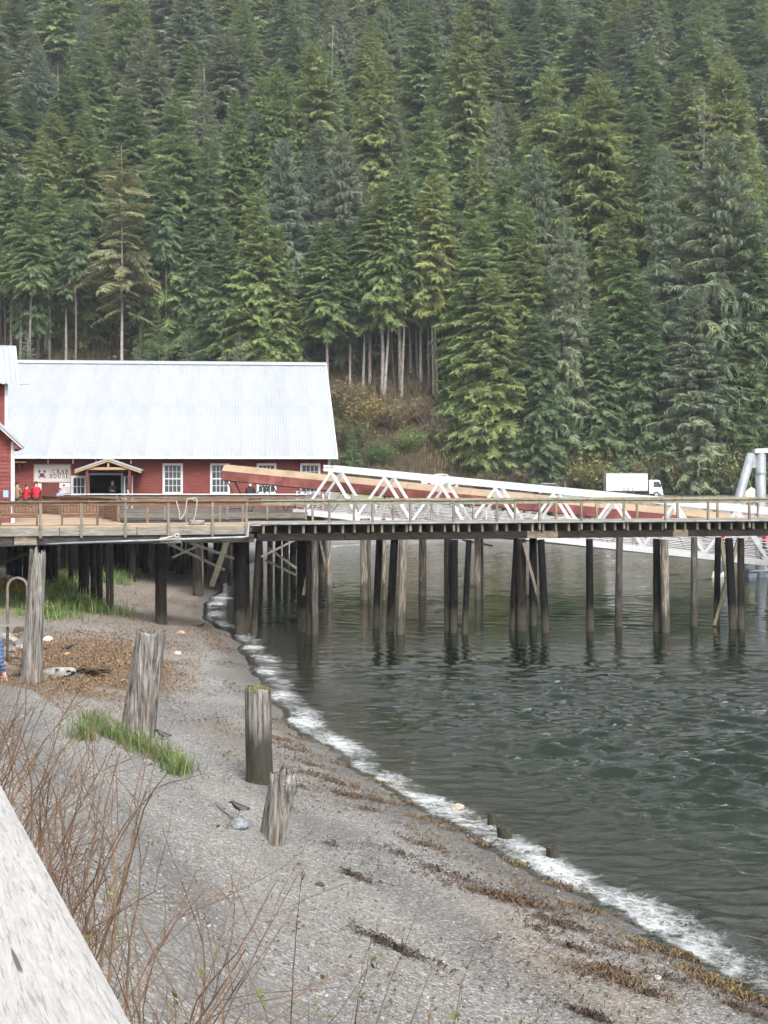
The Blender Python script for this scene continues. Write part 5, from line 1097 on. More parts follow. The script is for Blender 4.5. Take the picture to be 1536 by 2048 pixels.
stone('low pale rock awash near the square stump', 915, 1619, .16, (2, 1.9, 1.6)); stone('blue-grey stone with a crow on it beside the split stump', 479, 1656, .2, (1.0, 1.15, 1.35), 1); stone('smooth white stone on the brown wrack near the tall post', 96, 1283, .26, (2.8, 2.8, 2.8), 3)
stone('white stone on the gravel right of the leaning post', 355, 1309, .16, (2.8, 2.7, 2.6), 2); stone('pinkish stone near the pier shadow', 362, 1268, .18, (2.2, 1.7, 1.5), 4); stone('tan stone on the brown wrack below the crow', 134, 1311, .14, (2.6, 1.9, 1.4), 0); stone('small dark stone alone on open gravel', 638, 1772, .075, (.3, .3, .3), 0); stone('tiny dark stone near the split stump foot', 598, 1730, .05, (.3, .3, .3), 2); stone('flat grey slab at the grass tuft edge', 293, 1528, .12, (1.1, 1.15, 1.15), 4); stone('pale flat stone near the right wrack line', 1315, 1958, .06, (3, 3, 3.1), 1)
random.seed(31)
for i in range(16):
    px, py = random.uniform(-8, 45), random.uniform(1262, 1355); stone(f'{["grey", "brown", "pale", "dark"][i % 4]} rubble rock left of the tall post, {ORD[i // 4]} of its colour', px, py, random.uniform(.18, .4), [(1.0, 1.0, .97), (.8, .65, .53), (1.7, 1.63, 1.56), (.35, .34, .32)][i % 4], i % 5, name='rubble_rock')
# driftwood log with holes and root mass
p = ground_hit(120, 1358, 20, 80); lg = thing('driftwood_log', 'short pale driftwood log with dark rot holes', 'log', p, 0.3)
MB().tube([(-.5, .3, .12), (-.15, .12, .16), (.3, -.08, .15), (.42, -.12, .16)], [.13, .17, .19, .15], 16).build('log_body', surf('white_drift', [(.12, .112, .1), (.24, .23, .215)], 3, (3, .6, 3), .9, .4), lg, True)
for i in range(7): q = random.uniform(-.35, .3); MB().tube([(q, -.02 - .4 * q - .14, .1 + .03 * i), (q + .06, -.05 - .4 * q - .14, .11 + .03 * i), (q + .13, -.08 - .4 * q - .13, .1 + .03 * i)], [.012, .03, .01], 6).build('rot_hole', M['dark_in'], lg)
p = ground_hit(165, 1350, 20, 80); rt_ = thing('root_mass', 'dark brown tangled root lying by the white log', 'root', p); random.seed(3)
for i in range(16):
    a = random.uniform(-.5, .5) + (0 if i % 2 else 3.14); q = Vector((random.uniform(-.4, .4), random.uniform(-.15, .15), .08)); MB().tube([q, q + Vector((.3 * math.cos(a), .2 * math.sin(a), random.uniform(.0, .18))), q + Vector((.6 * math.cos(a), .3 * math.sin(a), random.uniform(-.05, .1)))], [.07, .05, .015], 6).build('root', M['dark_timber'], rt_, True).color = (1.4, 1.1, .8, 1)
p = ground_hit(470, 1640, 15, 40); st = tag(MB().tube([P(435, 1596, p.y + .8) , P(455, 1615, p.y + .35), P(466, 1628, p.y)], [.012, .018, .015], 6).build('driftwood_stick', M['stump']), 'thin pale stick lying above the crow stone', 'stick')
for v in st.data.vertices: v.co.z = gz(v.co.x, v.co.y) + .03 + random.uniform(-.012, .012)
# metal hoop with a plank
Yh = 41.0; hp = thing('metal_hoop', 'rusty bent pipe hoop with a plank across its foot', 'hoop', P(35, 1250, Yh)); o0 = P(35, 1250, Yh)
pts = [P(15, 1250, Yh)] + [P(15, y, Yh) for y in (1215, 1180)] + [P(35 - 20 * math.cos(a), 1176 - 20 * math.sin(a), Yh) for a in np.linspace(.2, 2.94, 9)] + [P(55, y, Yh) for y in (1180, 1215, 1248)] ; pts[0].z = gz(pts[0].x, Yh) - .1; pts.append(Vector((pts[-1].x, Yh, gz(pts[-1].x, Yh) - .1)))
MB().tube([q - o0 for q in pts], .045, 8).build('pipe', surf('brown_pipe', [(.06, .05, .045), (.13, .11, .1)], 5), hp, True); MB().beam(P(-40, 1252, Yh) - o0 + Vector((0, -.08, 0)), P(58, 1248, Yh) - o0 + Vector((0, -.08, 0)), .3, .07).build('plank', M['grey_timber'], hp)
# ---------------------------------------------------------------- crows
M['crow'] = flat('crow_feathers', (.012, .012, .014), .5)
def crow(label, px, py, head=1, scale=1.0, lift=0.0):
    p = ground_hit(px, py, 12, 90); r = thing('crow', label, 'bird', p + Vector((0, 0, lift)), 0 if head > 0 else math.pi); s = scale * .72
    V = [(-.26, .03, .14), (-.14, .05, .15), (0, .09, .17), (.1, .08, .21), (.16, .055, .27), (.2, .05, .31), (.25, .03, .31), (.31, .008, .295)]
    MB().tube([(x * s, 0, z * s) for x, w_, z in V], [w_ * s for x, w_, z in V], 10).build('body', M['crow'], r, True)
    for y in (-.035, .035): MB().tube([(.02 * s, y * s, .12 * s), (.03 * s, y * s, .0), (.07 * s, y * s, -.005)], .009 * s, 5).build('leg', M['crow'], r)
    for y in (-1, 1): MB().add([(.1 * s, y * .085 * s, .23 * s), (-.24 * s, y * .05 * s, .14 * s), (-.05 * s, y * .1 * s, .12 * s)], [(0, 1, 2)]).build('wing', M['crow'], r)
crow('black crow perched on the blue-grey stone', 480, 1648, -1, .85, .16); crow('black crow behind the grass at the leaning post', 327, 1480, -1); crow('black crow walking on the brown wrack near the tall post', 136, 1303, 1); crow('black crow by the waterline under the pier', 402, 1256, 1)
# ---------------------------------------------------------------- grass tufts
def tuft(name, label, spots, n, h0, h1, col, seed, sc=1.0, wd=.008):
    rs = np.random.default_rng(seed); pts = []
    for (px, py, rx) in spots:
        c = ground_hit(px, py, 12, 120)
        for _ in range(n):
            a, q = rs.random() * 6.28, abs(rs.normal(0, .62)); x, y = c.x + rx * q * math.cos(a), c.y + rx * 1.4 * q * math.sin(a); pts.append((x, y))
    pts = np.array(pts); z = ground_z(pts[:, 0], pts[:, 1]); pts3 = np.column_stack([pts, z])[z > .1]
    o = tag(link(name, blades(name, pts3, h0, h1, wd, M['grass'], 1.1, seed)), label, 'grass', kind='stuff'); o.color = (*col, 1)
tuft('beach_grass', 'green grass tuft with straw blades around the leaning post foot', [(200, 1468, .42), (235, 1478, .5), (265, 1490, .45), (295, 1505, .45), (330, 1525, .4), (362, 1540, .3), (185, 1450, .4), (165, 1478, .3), (350, 1548, .35)], 240, .08, .55, (.075, .115, .04), 1)
tuft('pier_grass', 'green grass bank in the shade of the platform piles', [(110, 1205, 1.7), (150, 1215, 1.8), (185, 1222, 1.4), (130, 1180, 1.8), (125, 1160, 1.6), (235, 1150, 1.3), (225, 1165, 1.0), (95, 1235, 1.2)], 560, .15, .8, (.085, .14, .045), 2, wd=.016)
tuft('meadow_flowers', 'yellow flowering grass at the left edge behind the hoop', [(20, 1178, 1.8), (40, 1172, 1.5), (0, 1180, 1.5)], 600, .15, .5, (.14, .14, .025), 3, wd=.016)
rs = np.random.default_rng(8); c = sC.location; hh = P(515, 1376, c.y).z
pts = [(c.x + pxX(515, c.y) - pxX(519, c.y) + .21 * math.cos(a) * q, c.y + .21 * math.sin(a) * q, hh - .05) for a, q in zip(rs.random(420) * 6.28, rs.random(420) ** .5)]
o = tag(link('moss_cap', blades('moss_cap', pts, .04, .13, .007, M['grass'], 1.5, 9)), 'yellow-green grass and moss cap on the upright tidal post', 'grass', kind='stuff'); o.color = (.15, .15, .045, 1)
# ---------------------------------------------------------------- seaweed wrack, dry litter, pebbles
t = NT('seaweed'); br = t.n('Attribute', dict(attribute_name='tone')).outputs['Fac']
t.base(t.ramp(br, [(0, (.012, .009, .007)), (.45, (.045, .024, .013)), (.75, (.085, .05, .02)), (.9, (.085, .062, .02)), (1, (.13, .095, .025))]), .5, .4); M['seaweed'] = t.m
t = NT('dry_wrack'); br = t.n('Attribute', dict(attribute_name='tone')).outputs['Fac']
t.base(t.ramp(br, [(0, (.032, .021, .013)), (.5, (.115, .074, .044)), (.85, (.19, .132, .085)), (1, (.29, .23, .16))]), .85, .15); M['dry_wrack'] = t.m
def strips(name, C, size, mat, seed, label, hump=.05):
    """C: (n,4) x,y,spread,tone centre -> small curled ribbons"""
    rs = np.random.default_rng(seed); V = []; tn = []
    C = np.asarray(C); n = len(C); x = C[:, 0]; y = C[:, 1]; z = ground_z(x, y); th = rs.random(n) * 6.28; L = rs.uniform(*size, n); w_ = L * rs.uniform(.1, .28, n)
    dx, dy = np.cos(th), np.sin(th); up = rs.uniform(0, hump, n); zc = z + .012 + rs.random(n) ** 2 * hump
    def pt(s, t_, hz): return np.stack([x + dx * L * s - dy * w_ * t_, y + dy * L * s + dx * w_ * t_, zc + hz], 1)
    A, B, Cc, D_, E, G = pt(-.5, -.5, 0), pt(-.5, .5, .004), pt(0, -.5, up), pt(0, .5, up + rs.uniform(-.01, .02, n)), pt(.5, -.2, 0), pt(.5, .2, 0)
    V = np.stack([A, B, Cc, D_, E, G], 1).reshape(-1, 3); i = np.arange(n)[:, None] * 6
    Fq = np.concatenate([i + np.array([0, 2, 3, 1]), i + np.array([2, 4, 5, 3])]); me = npmesh(name, V, Fq, mat); vattr(me, 'tone', np.repeat(np.clip(C[:, 3] + rs.normal(0, .18, n), 0, 1), 6))
    return tag(link(name, me), label, 'seaweed', kind='stuff')
rs = np.random.default_rng(12); C = []
def clump(px, py, rx, n, tone=.5, asp=.45):
    c = ground_hit(px, py, 12, 90)
    for _ in range(n):
        q = rs.normal(0, 1, 2) * rs.uniform(.4, 1.7); ax = q[0] * rx; ay = q[1] * rx * asp; C.append((c.x + ax * .9 - ay * .35 - ax * 0, c.y + ay - ax * .45, 0, tone))
for a in [(690, 1592, .42, 260), (755, 1602, .35, 200), (655, 1560, .5, 300), (620, 1530, .4, 200), (985, 1790, .5, 420), (1020, 1800, .4, 300), (1130, 1855, .3, 220, .4), (1060, 1812, .3, 150), (845, 1690, .28, 160), (800, 1710, .3, 90, .3), (705, 1752, .14, 90, .2), (790, 1898, .26, 300, .12), (735, 1620, .3, 120), (850, 1640, .3, 130, .7), (900, 1660, .3, 120, .6), (960, 1690, .25, 110, .65), (1045, 1732, .24, 130, .9), (1120, 1775, .25, 150, .6), (1175, 1822, .26, 160, .7), (1200, 1950, .35, 260, .55), (1225, 1945, .3, 160, .5), (1280, 1985, .3, 220, .4), (1440, 1972, .34, 330, .75), (1395, 1945, .24, 130, .8), (1370, 1915, .24, 120, .6), (1280, 1888, .2, 110, .95), (1320, 1905, .2, 100, .6), (1500, 2000, .3, 220, .7), (1490, 2025, .26, 150, .4), (1185, 2035, .16, 160, .1), (1100, 1840, .2, 90, .3), (1150, 1900, .3, 120, .3), (560, 1480, .45, 200, .7), (590, 1500, .4, 160, .6), (540, 1440, .5, 200, .7), (770, 1570, .3, 120, .8), (830, 1610, .25, 110, .85), (610, 1480, .3, 120, .8), (680, 1530, .3, 100, .75), (520, 1400, .6, 150, .6), (660, 1690, .12, 30, .2), (720, 1760, .1, 40, .2), (870, 1740, .2, 60, .25), (930, 1760, .25, 90, .3), (1080, 1860, .2, 60, .2), (1240, 1900, .2, 90, .5), (1340, 1960, .3, 120, .3), (475, 1330, .8, 160, .6), (460, 1300, .7, 140, .6), (440, 1270, .8, 140, .5), (390, 1215, 1.2, 160, .5), (600, 1575, .25, 60, .3), (575, 1620, .2, 40, .4)]:
    clump(*a[:3], int(a[3] * 1.1), *(a[4:] or ()))
for _ in range(8500):                                      # thin scatter along the drift lines
    y = rs.uniform(15, 62); xw = np.interp(y, SHORE[:18, 1], SHORE[:18, 0]); dd = abs(rs.choice([rs.normal(.9, .25), rs.normal(2.4, .7), rs.normal(4, 1.2)], p=[.4, .4, .2])) + .3
    if vnoise(np.array([y * .7]), np.array([dd * .8]), 6)[0] > .42: C.append((xw - dd * 1.03, y - dd * .2, 0, .62 if dd < 1.4 else .42))
strips('seaweed_wrack', C, (.03, .12), M['seaweed'], 2, 'brown and olive seaweed strewn in drift lines along the waterline')
C = []
while len(C) < 24000:
    x, y = rs.normal(-9.6, 1.7), rs.normal(43, 4.6)
    if y < 33 or x > np.interp(y, SHORE[:18, 1], SHORE[:18, 0]) - 2.2 or (y < 36 and x < np.interp(y, EDGE[:, 1], EDGE[:, 0])): continue
    if vnoise(np.array([x * .9]), np.array([y * .7]), 9)[0] > .3: C.append((x, y, 0, .55))
for _ in range(2500): y = rs.uniform(50, 75); C.append((np.interp(y, SHORE[:18, 1], SHORE[:18, 0]) - rs.uniform(.6, 8), y, 0, .5))
strips('dry_litter', C, (.04, .15), M['dry_wrack'], 3, 'dry brown wrack litter spread between the tall post and the pier', .06)
# pebbles
ico = bmesh.new(); bmesh.ops.create_icosphere(ico, subdivisions=1, radius=1); IV = np.array([v.co[:] for v in ico.verts]); IF = np.array([[v.index for v in f.verts] for f in ico.faces]); ico.free()
t = NT('pebbles'); br = t.n('Attribute', dict(attribute_name='tone')).outputs['Fac']
t.base(t.ramp(br, [(0, (.025, .025, .026)), (.4, (.1, .095, .09)), (.75, (.2, .19, .175)), (.95, (.2, .19, .18)), (1, (.3, .29, .28))]), .8, .25); M['pebbles'] = t.m
N = 14000; py_ = 13.5 + 24 * rs.random(N) ** 1.5; px_ = rs.uniform(-.3, .3, N) * py_; d_ = shore_dist(px_, py_); ok = (d_ > .25) & (rail_off(px_, py_) > 1.6); px_, py_ = px_[ok], py_[ok]; N = len(px_)
r_ = .006 + .018 * rs.random(N) ** 3.2; S = np.stack([r_ * rs.uniform(.9, 1.5, N), r_ * rs.uniform(.7, 1.1, N), r_ * rs.uniform(.45, .8, N)], 1); th = rs.random(N) * 6.28
V = IV[None] * S[:, None]; c_, s_ = np.cos(th)[:, None], np.sin(th)[:, None]; V = np.stack([V[..., 0] * c_ - V[..., 1] * s_, V[..., 0] * s_ + V[..., 1] * c_, V[..., 2]], -1)
V += np.stack([px_, py_, ground_z(px_, py_) + r_ * .25], 1)[:, None]
me = npmesh('pebbles', V.reshape(-1, 3), (IF[None] + (np.arange(N) * len(IV))[:, None, None]).reshape(-1, 3), M['pebbles'], True); vattr(me, 'tone', np.repeat(rs.random(N), len(IV)))
tag(link('pebbles', me), 'loose grey pebbles scattered over the beach gravel', 'pebbles', kind='stuff')
# ================================================================ foreground handrail
t = NT('bleached_rail'); v = t.coords('Object', (150, 13, 150)); a = t.noise(v, 2.2, 8, .75, .5); b = t.noise(t.coords('Object', (260, 18, 260)), 1.6, 4, .6); l = t.noise(t.coords('Object', (2, 1, 2)), 2.5, 4); ck = t.noise(t.coords('Object', (55, 3.2, 55)), 1.5, 3, .5)
c = t.ramp(a, [(.3, (.2, .192, .184)), (.45, (.275, .27, .264)), (.62, (.33, .326, .322))])
c = t.mix(t.ramp(b, [(.36, .75), (.46, 0)]), c, (.17, .155, .144)); c = t.mix(t.ramp(l, [(.5, 0), (.75, .5)]), c, (.19, .19, .197)); c = t.mix(t.ramp(ck, [(.29, .9), (.33, 0)]), c, (.06, .05, .045))
t.base(c, .85, .2); t.bump(t.math('ADD', a, t.math('MULTIPLY', b, .7)), .6, .006); M['hand_rail'] = t.m
RT = CZ - .32; th = math.atan2(.403, 1.0)                  # rail runs away to the left
hr = thing('handrail', 'broad bleached wooden handrail in the near corner', 'handrail', (.18, 0, 0), th)
MB().span((-.32, -1.2, RT - .1), (0, 11.0, RT)).build('top_beam', M['hand_rail'], hr, bevel=.012)
for y in (-.9, 1.6, 4.1, 6.6, 9.1):
    wp = Vector((.18, 0, 0)) + Matrix.Rotation(th, 3, 'Z') @ Vector((-.16, y, 0)); MB().span((-.23, y - .07, gz(wp.x, wp.y) - .3), (-.09, y + .07, RT - .102)).build('post', M['hand_rail'], hr)
for z in (RT - .55, RT - 1.0): MB().span((-.2, -1.2, z), (-.12, 11, z + .14)).build('side_rail', M['hand_rail'], hr)
# ---------------------------------------------------------------- salmonberry canes below the rail
t = NT('cane_bark'); br = t.n('Attribute', dict(attribute_name='tone')).outputs['Fac']; a = t.noise(t.coords('Position', (1, 1, .4)), 30, 4)
c = t.mix(t.ramp(a, [(.4, 0), (.62, .6)]), t.ramp(br, [(0, (.03, .013, .009)), (.5, (.066, .036, .02)), (.8, (.115, .07, .04)), (1, (.17, .12, .075))]), (.11, .07, .045)); t.base(c, .6, .3); M['cane'] = t.m
t = NT('young_leaf'); br = t.n('Attribute', dict(attribute_name='tone')).outputs['Fac']; c = t.ramp(br, [(0, (.08, .055, .022)), (.4, (.1, .1, .028)), (1, (.12, .16, .035))]); t.base(c, .55, .3)
tr = t.n('BsdfTranslucent', Color=c); mx = t.n('MixShader', Fac=.35); t.set(mx, '1', t.b); t.set(mx, '2', tr); t.t.links.new(mx.outputs[0], t.out.inputs['Surface']); M['leaf'] = t.m
def tubes_np(paths, n=5):
    """many tapering tubes: list of (points (k,3), radii (k,), tone)"""
    V = []; Fc = []; tn = []; o = 0
    for P_, r, tone in paths:
        k = len(P_); d = np.gradient(P_, axis=0); d /= np.linalg.norm(d, axis=1, keepdims=True) + 1e-9; ref = np.array([.31, .95, .1]); a = np.cross(d, ref); a /= np.linalg.norm(a, axis=1, keepdims=True) + 1e-9; b = np.cross(d, a)
        ang = np.arange(n) * 2 * np.pi / n; ring = P_[:, None] + (a[:, None] * np.cos(ang)[None, :, None] + b[:, None] * np.sin(ang)[None, :, None]) * r[:, None, None]
        V.append(ring.reshape(-1, 3)); i = np.arange((k - 1) * n).reshape(k - 1, n); q = np.stack([i, np.roll(i, -1, 1), np.roll(i, -1, 1) + n, i + n], -1).reshape(-1, 4) + o; Fc.append(q); tn.append(np.full(k * n, tone)); o += k * n
    return np.concatenate(V), np.concatenate(Fc), np.concatenate(tn)
def cane_bush(cx, cy, n, H, seed, label, rx=.5, ry=.7, thick=1.0, leafy=.5, lean=(.35, .1)):
    rs = np.random.default_rng(seed); root = thing('salmonberry_bush', label, 'bush', (cx, cy, gz(cx, cy)), 0, 'bare bushes along the handrail'); paths = []; leaves = []; lt = []
    def grow(p, d, L, r0, depth):
        k = max(5, int(L / .07)); pts = [p]; rad = [r0]; d = d / np.linalg.norm(d); tone = np.clip(rs.normal(.5, .25), 0, 1)
        for i in range(1, k + 1):
            d = d + rs.normal(0, .11 if i % 2 else .05, 3) + np.array([0, 0, .02]); d /= np.linalg.norm(d); p = p + d * L / k; pts.append(p); node = 1.35 if i % 3 == 0 else 1.0; rad.append(r0 * (1 - .72 * i / k) * node)
            if depth < 2 and i > k * .35 and rs.random() < (.34 if depth == 0 else .28):
                s = rs.normal(0, 1, 3); s -= d * (s @ d); s /= np.linalg.norm(s); grow(p, d * .8 + s * .6, L * rs.uniform(.15, .38), r0 * .55 * (1 - .5 * i / k), depth + 1)
            if i > k * .4 and rs.random() < leafy * .11:
                for _ in range(rs.integers(2, 5)):
                    q = p + rs.normal(0, .012, 3); l_ = rs.uniform(.008, .02); u = rs.normal(0, 1, 3); u /= np.linalg.norm(u); w2 = np.cross(u, rs.normal(0, 1, 3)); w2 *= .4 / (np.linalg.norm(w2) + 1e-9)
                    leaves.append([q, q + (u * .5 + w2) * l_, q + u * l_, q + (u * .5 - w2) * l_]); lt.append(rs.random())
        paths.append((np.array(pts), np.array(rad), tone))
    for i in range(n):
        x, y = rs.normal(0, rx), rs.normal(0, ry); z = gz(cx + x, cy + y) - gz(cx, cy) - .05; sp = rs.normal(0, .15, 2)
        grow(np.array([x, y, z]), np.array([sp[0] + lean[0], sp[1] + lean[1], 1.0]), H * rs.uniform(.77, 1.0), thick * rs.uniform(.0055, .0095), 0)
    V, Fc, tn = tubes_np(paths); me = npmesh('canes', V, Fc, M['cane'], True); vattr(me, 'tone', tn); tag(link('canes', me, root), kind='stuff')
    if leaves:
        Lv = np.array(leaves).reshape(-1, 3); me = npmesh('leaves', Lv, np.arange(len(Lv)).reshape(-1, 4), M['leaf']); vattr(me, 'tone', np.repeat(lt, 4)); link('leaves', me, root)
for i, (x, y, n, H, th_, lf, ln) in enumerate([(-.55, 2.9, 46, 1.8, .8, .9, (.08, .08)), (-.28, 3.2, 42, 1.74, .8, 1.0, (.06, .06)), (-.92, 3.6, 40, 1.72, .9, .5, (.14, .1)), (-1.35, 4.6, 40, 1.66, .95, .35, (.14, .1)), (-1.75, 5.6, 44, 1.75, 1.0, .25, (.14, .1)), (-2.25, 6.9, 50, 1.8, 1.05, .15, (.12, .1)), (-2.9, 8.3, 52, 1.8, 1.1, .1, (.1, .1)), (-3.55, 9.9, 52, 1.8, 1.15, .05, (.08, .1)), (-4.35, 11.8, 40, 1.8, 1.2, .05, (.06, .1))]):
    cane_bush(x, y, n, H, 100 + i, f'bare brown berry bush along the handrail, {ORD[i]} from the camera', .28 + .03 * i, .4 + .05 * i, th_, lf, ln)
# ================================================================ people
M['skin'] = flat('skin', (.42, .24, .17), .6); M['hair'] = flat('dark_hair', (.02, .015, .012), .7); M['shoe'] = flat('shoe', (.03, .03, .032), .7)
CLOTH = {}
def cloth(c, puff=False):
    if c not in CLOTH:
        t = NT('cloth'); a = t.noise(t.coords('Object'), 9, 5); t.base(t.mix(t.ramp(a, [(.35, .35), (.65, 0)]), c, tuple(q * .5 for q in c)), .8, .2)
        wv = t.n('TexWave', dict(bands_direction='Z'), Vector=t.coords('Object'), Scale=5.0, Distortion=1.0)
        t.bump(t.math('ADD', a, t.math('MULTIPLY', wv.outputs[0], 1.0 if puff else 0)), .5, .03); CLOTH[c] = t.m
    return CLOTH[c]
def person(label, loc, rz, jacket, pants, H=1.72, sit=False, arms='down', hair=(0.02, .015, .012), hood=False, puff=False, group=None, step=.0, bend=0.0):
    root = thing('person', label, 'person', loc, rz, group); k = H / 1.75
    J = dict(pel=(0, 0, .95), spi=(0, .01, 1.15), che=(0, .0, 1.36), nek=(0, 0, 1.5), hd0=(0, -.01, 1.58), hd1=(0, -.02, 1.68), hd2=(0, -.005, 1.745), nose=(0, -.115, 1.655),
             shl=(-.17, 0, 1.42), shr=(.17, 0, 1.42), hpl=(-.09, 0, .92), hpr=(.09, 0, .92))
    if bend:
        for q in ('spi', 'che', 'nek', 'hd0', 'hd1', 'hd2', 'nose', 'shl', 'shr'): x, y, z = J[q]; J[q] = (x, y - bend * (z - .95), z - .12 * bend * (z - .95))
    for s, n in ((-1, 'l'), (1, 'r')):
        sx_, sy_, sz_ = J['sh' + n]
        if arms == 'down': e, w_, h_ = (s * .23, sy_ + .03, 1.14), (s * .25, sy_ - .04, .9), (s * .25, sy_ - .06, .82)
        elif arms == 'rail': e, w_, h_ = (s * .26, sy_ - .1, 1.16), (s * .16, sy_ - .34, 1.08), (s * .13, sy_ - .42, 1.07)
        else: e, w_, h_ = (s * .25, sy_ - .02, 1.15), (s * .1, sy_ - .24, 1.12), (s * .04, sy_ - .28, 1.14)
        J['el' + n], J['wr' + n], J['ha' + n] = e, w_, h_
        d = Vector(h_) - Vector(w_); d.normalize(); sd_ = Vector((1, 0, 0)) if abs(d.x) < .8 else Vector((0, 1, 0)); sd_ = (sd_ - d * sd_.dot(d)).normalized()
        for fi, (o_, L) in enumerate(((-.03, .07), (-.01, .085), (.01, .08), (.03, .065))): J[f'f{fi}{n}'] = tuple(Vector(h_) + d * L + sd_ * o_ + Vector((0, -.02, 0)))
        J['th' + n] = tuple(Vector(h_) + d * .01 + Vector((0, -.055, .0)))
        if sit: J['kn' + n], J['an' + n], J['to' + n] = (s * .1, -.42, .93), (s * .1, -.44, .5), (s * .1, -.58, .46)
        else: st = step * s; J['kn' + n], J['an' + n], J['to' + n] = (s * .1, -.02 - st * .5, .5), (s * .1, .03 - st, .08 + max(0, -st) * .15), (s * .11, -.13 - st, .035)
    Rr = dict(pel=.15, spi=.145, che=.165, nek=.06, hd0=.075, hd1=.095, hd2=.065, nose=.016, sh=.075, el=.05, wr=.036, ha=.036, hp=.1, kn=.065, an=.045, to=.04, f=.0095, th=.011)
    JK, PT, SK, SH = 0, 1, 2, 3
    E = [('pel', 'spi', JK), ('spi', 'che', JK), ('che', 'nek', JK), ('nek', 'hd0', SK), ('hd0', 'hd1', SK), ('hd1', 'hd2', SK), ('hd1', 'nose', SK)]
    for n in 'lr': E += [('che', 'sh' + n, JK), ('sh' + n, 'el' + n, JK), ('el' + n, 'wr' + n, JK), ('wr' + n, 'ha' + n, SK), ('ha' + n, 'th' + n, SK), ('pel', 'hp' + n, PT), ('hp' + n, 'kn' + n, PT), ('kn' + n, 'an' + n, PT), ('an' + n, 'to' + n, SH)] + [('ha' + n, f'f{i}{n}', SK) for i in range(4)]
    names = list(J); idx = {n: i for i, n in enumerate(names)}
    me = bpy.data.meshes.new('body'); me.from_pydata([tuple(c * k for c in J[n]) for n in names], [(idx[a], idx[b]) for a, b, _ in E], [])
    ob = bpy.data.objects.new('tmp', me); COL.objects.link(ob); sk = ob.modifiers.new('skin', 'SKIN'); sv = me.skin_vertices[0].data
    for n in names:
        r = Rr.get(n) or Rr.get(n[:-1]) or (Rr['f'] if n[0] == 'f' else .05)
        if n[:2] in ('sh', 'el', 'wr', 'ha', 'hp', 'kn', 'an', 'to', 'th') and n not in Rr: r = Rr[n[:2]]
        if hood and n in ('nek', 'hd0'): r *= 1.25
        q = 1.18 if puff and n[:2] in ('sh', 'el', 'sp', 'ch') else 1.0
        sv[idx[n]].radius = (r * k * q * (1.0 if n not in ('pel', 'spi', 'che') else 1.15), r * k * q * (1.0 if n not in ('pel', 'spi', 'che') else .8))
    for q in sv: q.use_root = False
    sv[idx['pel']].use_root = True
    ss = ob.modifiers.new('sub', 'SUBSURF'); ss.levels = 1; ss.render_levels = 1
    bpy.context.view_layer.update(); m2 = bpy.data.meshes.new_from_object(ob.evaluated_get(bpy.context.evaluated_depsgraph_get())); bpy.data.objects.remove(ob)
    m2.materials.clear()
    for m_ in (cloth(jacket, puff), cloth(pants), M['skin'], M['shoe']): m2.materials.append(m_)
    seg = [(np.array(J[a]) * k, np.array(J[b]) * k, mi) for a, b, mi in E]; A = np.array([s_[0] for s_ in seg]); B = np.array([s_[1] for s_ in seg]); mi = np.array([s_[2] for s_ in seg]); D_ = B - A; dd = (D_ ** 2).sum(1)
    for p in m2.polygons:
        c = np.array(p.center); t_ = np.clip(((c - A) * D_).sum(1) / dd, 0, 1); dist = np.linalg.norm(A + D_ * t_[:, None] - c, axis=1); j = int(np.argmin(dist)); p.material_index = int(mi[j]); p.use_smooth = True
        if mi[j] == PT and E[j][0] == 'pel' and c[2] > .9 * k: p.material_index = JK
    link('body', m2, root)
    hy = J['hd1'][1]; hz = J['hd1'][2]; bm = bmesh.new(); bmesh.ops.create_uvsphere(bm, u_segments=14, v_segments=10, radius=1)
    for v in list(bm.verts):
        if v.co.z < -.25 + (.55 if v.co.y < -.35 else 0): bm.verts.remove(v)
    for v in bm.verts: v.co = Vector((v.co.x * .098, v.co.y * .112 + .012 + hy, v.co.z * .115 + hz + .012)) * k
    hm = bpy.data.meshes.new('hair'); bm.to_mesh(hm); bm.free(); hm.materials.append(flat('hair_tone', hair, .7)); hm.polygons.foreach_set('use_smooth', [True] * len(hm.polygons)); so = link('hair', hm, root); sm = so.modifiers.new('thick', 'SOLIDIFY'); sm.thickness = .012
    for s in (-1, 1):
        MB().tube([(s * .035 * k, (hy - .093) * k, (hz + .005) * k), (s * .035 * k, (hy - .087) * k, (hz + .005) * k)], .012 * k, 8).build('eye', M['shoe'], root); MB().tube([(s * .09 * k, hy * k, (hz - .03) * k), (s * .105 * k, (hy + .01) * k, (hz - .005) * k), (s * .095 * k, hy * k, (hz + .02) * k)], .012 * k, 6).build('ear', M['skin'], root)
    MB().tube([(-.022 * k, (hy - .088) * k, (hz - .06) * k), (.022 * k, (hy - .088) * k, (hz - .06) * k)], .006 * k, 6).build('mouth', flat('lips', (.25, .09, .08)), root)
    if hood: MB().tube([(-.1 * k, .06 * k + hy * .8, 1.47 * k), (0, .12 * k + hy * .8, 1.45 * k), (.1 * k, .06 * k + hy * .8, 1.47 * k)], [.045 * k, .07 * k, .045 * k], 8).build('hood', cloth(jacket, puff), root, True)
    return root
def at(px, Y, z=DZ + .005): return (pxX(px, Y), Y, z)
PI = math.pi
person('person in tan jacket by the white corner board', at(33, 74), 2.9, (.22, .15, .085), (.05, .05, .06), 1.72, arms='rail', bend=.1)
person('shorter person in hooded red jacket leaning on the rail', at(51, 73.6), 2.8, (.36, .018, .03), (.05, .04, .05), 1.6, arms='rail', hood=True, bend=.15)
person('taller person in plain red jacket beside the wall sign', at(72, 73.2), 3.3, (.33, .014, .03), (.03, .03, .04), 1.76, arms='rail', bend=.08)
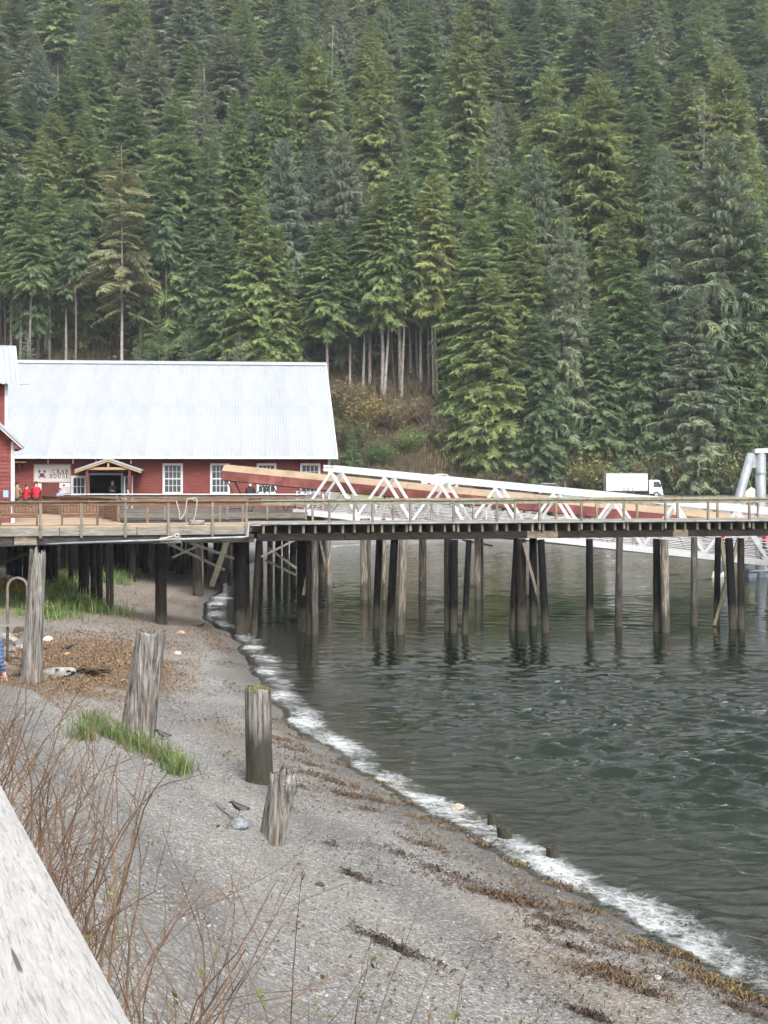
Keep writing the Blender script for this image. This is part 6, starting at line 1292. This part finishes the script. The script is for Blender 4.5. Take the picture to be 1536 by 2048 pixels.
person('person in dark jacket standing in the open doorway', at(225, 88.3), 0.2, (.015, .02, .045), (.02, .02, .03), 1.8, arms='hold', hair=(.06, .04, .03))
person('seated person in grey-blue top below the menu board', at(120, 84, DZ - .38), 0.4, (.16, .19, .27), (.05, .05, .07), 1.7, sit=True, arms='hold', hair=(.05, .025, .015))
person('seated person in dark top just right of the doors', at(256, 84, DZ - .38), -.6, (.03, .03, .035), (.05, .05, .06), 1.68, sit=True, arms='hold')
person('person in black hooded jacket leaning on the apron rail', at(500, 79.2), PI, (.02, .02, .024), (.03, .035, .045), 1.74, arms='rail', hood=True, bend=.16, hair=(.05, .035, .025))
for i, (px, y, c, l) in enumerate(((1248, 172, (.04, .045, .06), 'person in dark blue jacket below the truck box, left of three'), (1256, 172.4, (.02, .02, .025), 'person in black jacket below the truck box, middle of three'), (1266, 172.2, (.025, .03, .045), 'person in dark jacket below the truck box, right of three'))):
    person(l, (pxX(px, y), y, gz(pxX(px, y), y)), PI + .3 * i, c, (.03, .03, .04), 1.7, group='people below the box truck')
def gwp(s): q = G0 + GD * s; return (q.x, q.y, q.z + .06)
sg_ = lambda px: next(s for s in np.linspace(0, GLn, 400) if HX + (G0 + GD * s).x / (G0 + GD * s).y * F > px)
person('person in red jacket walking down the gangway behind the braced piles', gwp(sg_(1446)), PI / 2 - .2, (.4, .02, .04), (.1, .1, .11), 1.7, step=.2); person('person in bright red jacket at the low end of the gangway', gwp(sg_(1527)), PI / 2 - .2, (.42, .015, .05), (.1, .1, .11), 1.76, step=-.18); 
pz_ = gz(-6.45, 22.0); person('person in blue puffer jacket walking at the left edge', (-6.34, 22.0, gz(-6.34, 22.0)), PI * .86, (.05, .085, .17), (.02, .06, .06), 1.66, puff=True, hair=(.05, .03, .02))
# ================================================================ damp air
hz = MB().span((-160, -18, -6.5), (210, 470, 200)).build('haze', None); tag(hz, 'thin damp haze over the bay and the wooded slope', 'haze', kind='stuff')
t = NT('haze'); t.t.nodes.remove(t.b); pv = t.n('VolumePrincipled', Color=(.80, .87, .95, 1), Density=.00013, Anisotropy=0.0); t.t.links.new(pv.outputs[0], t.out.inputs['Volume']); hz.data.materials.append(t.m)
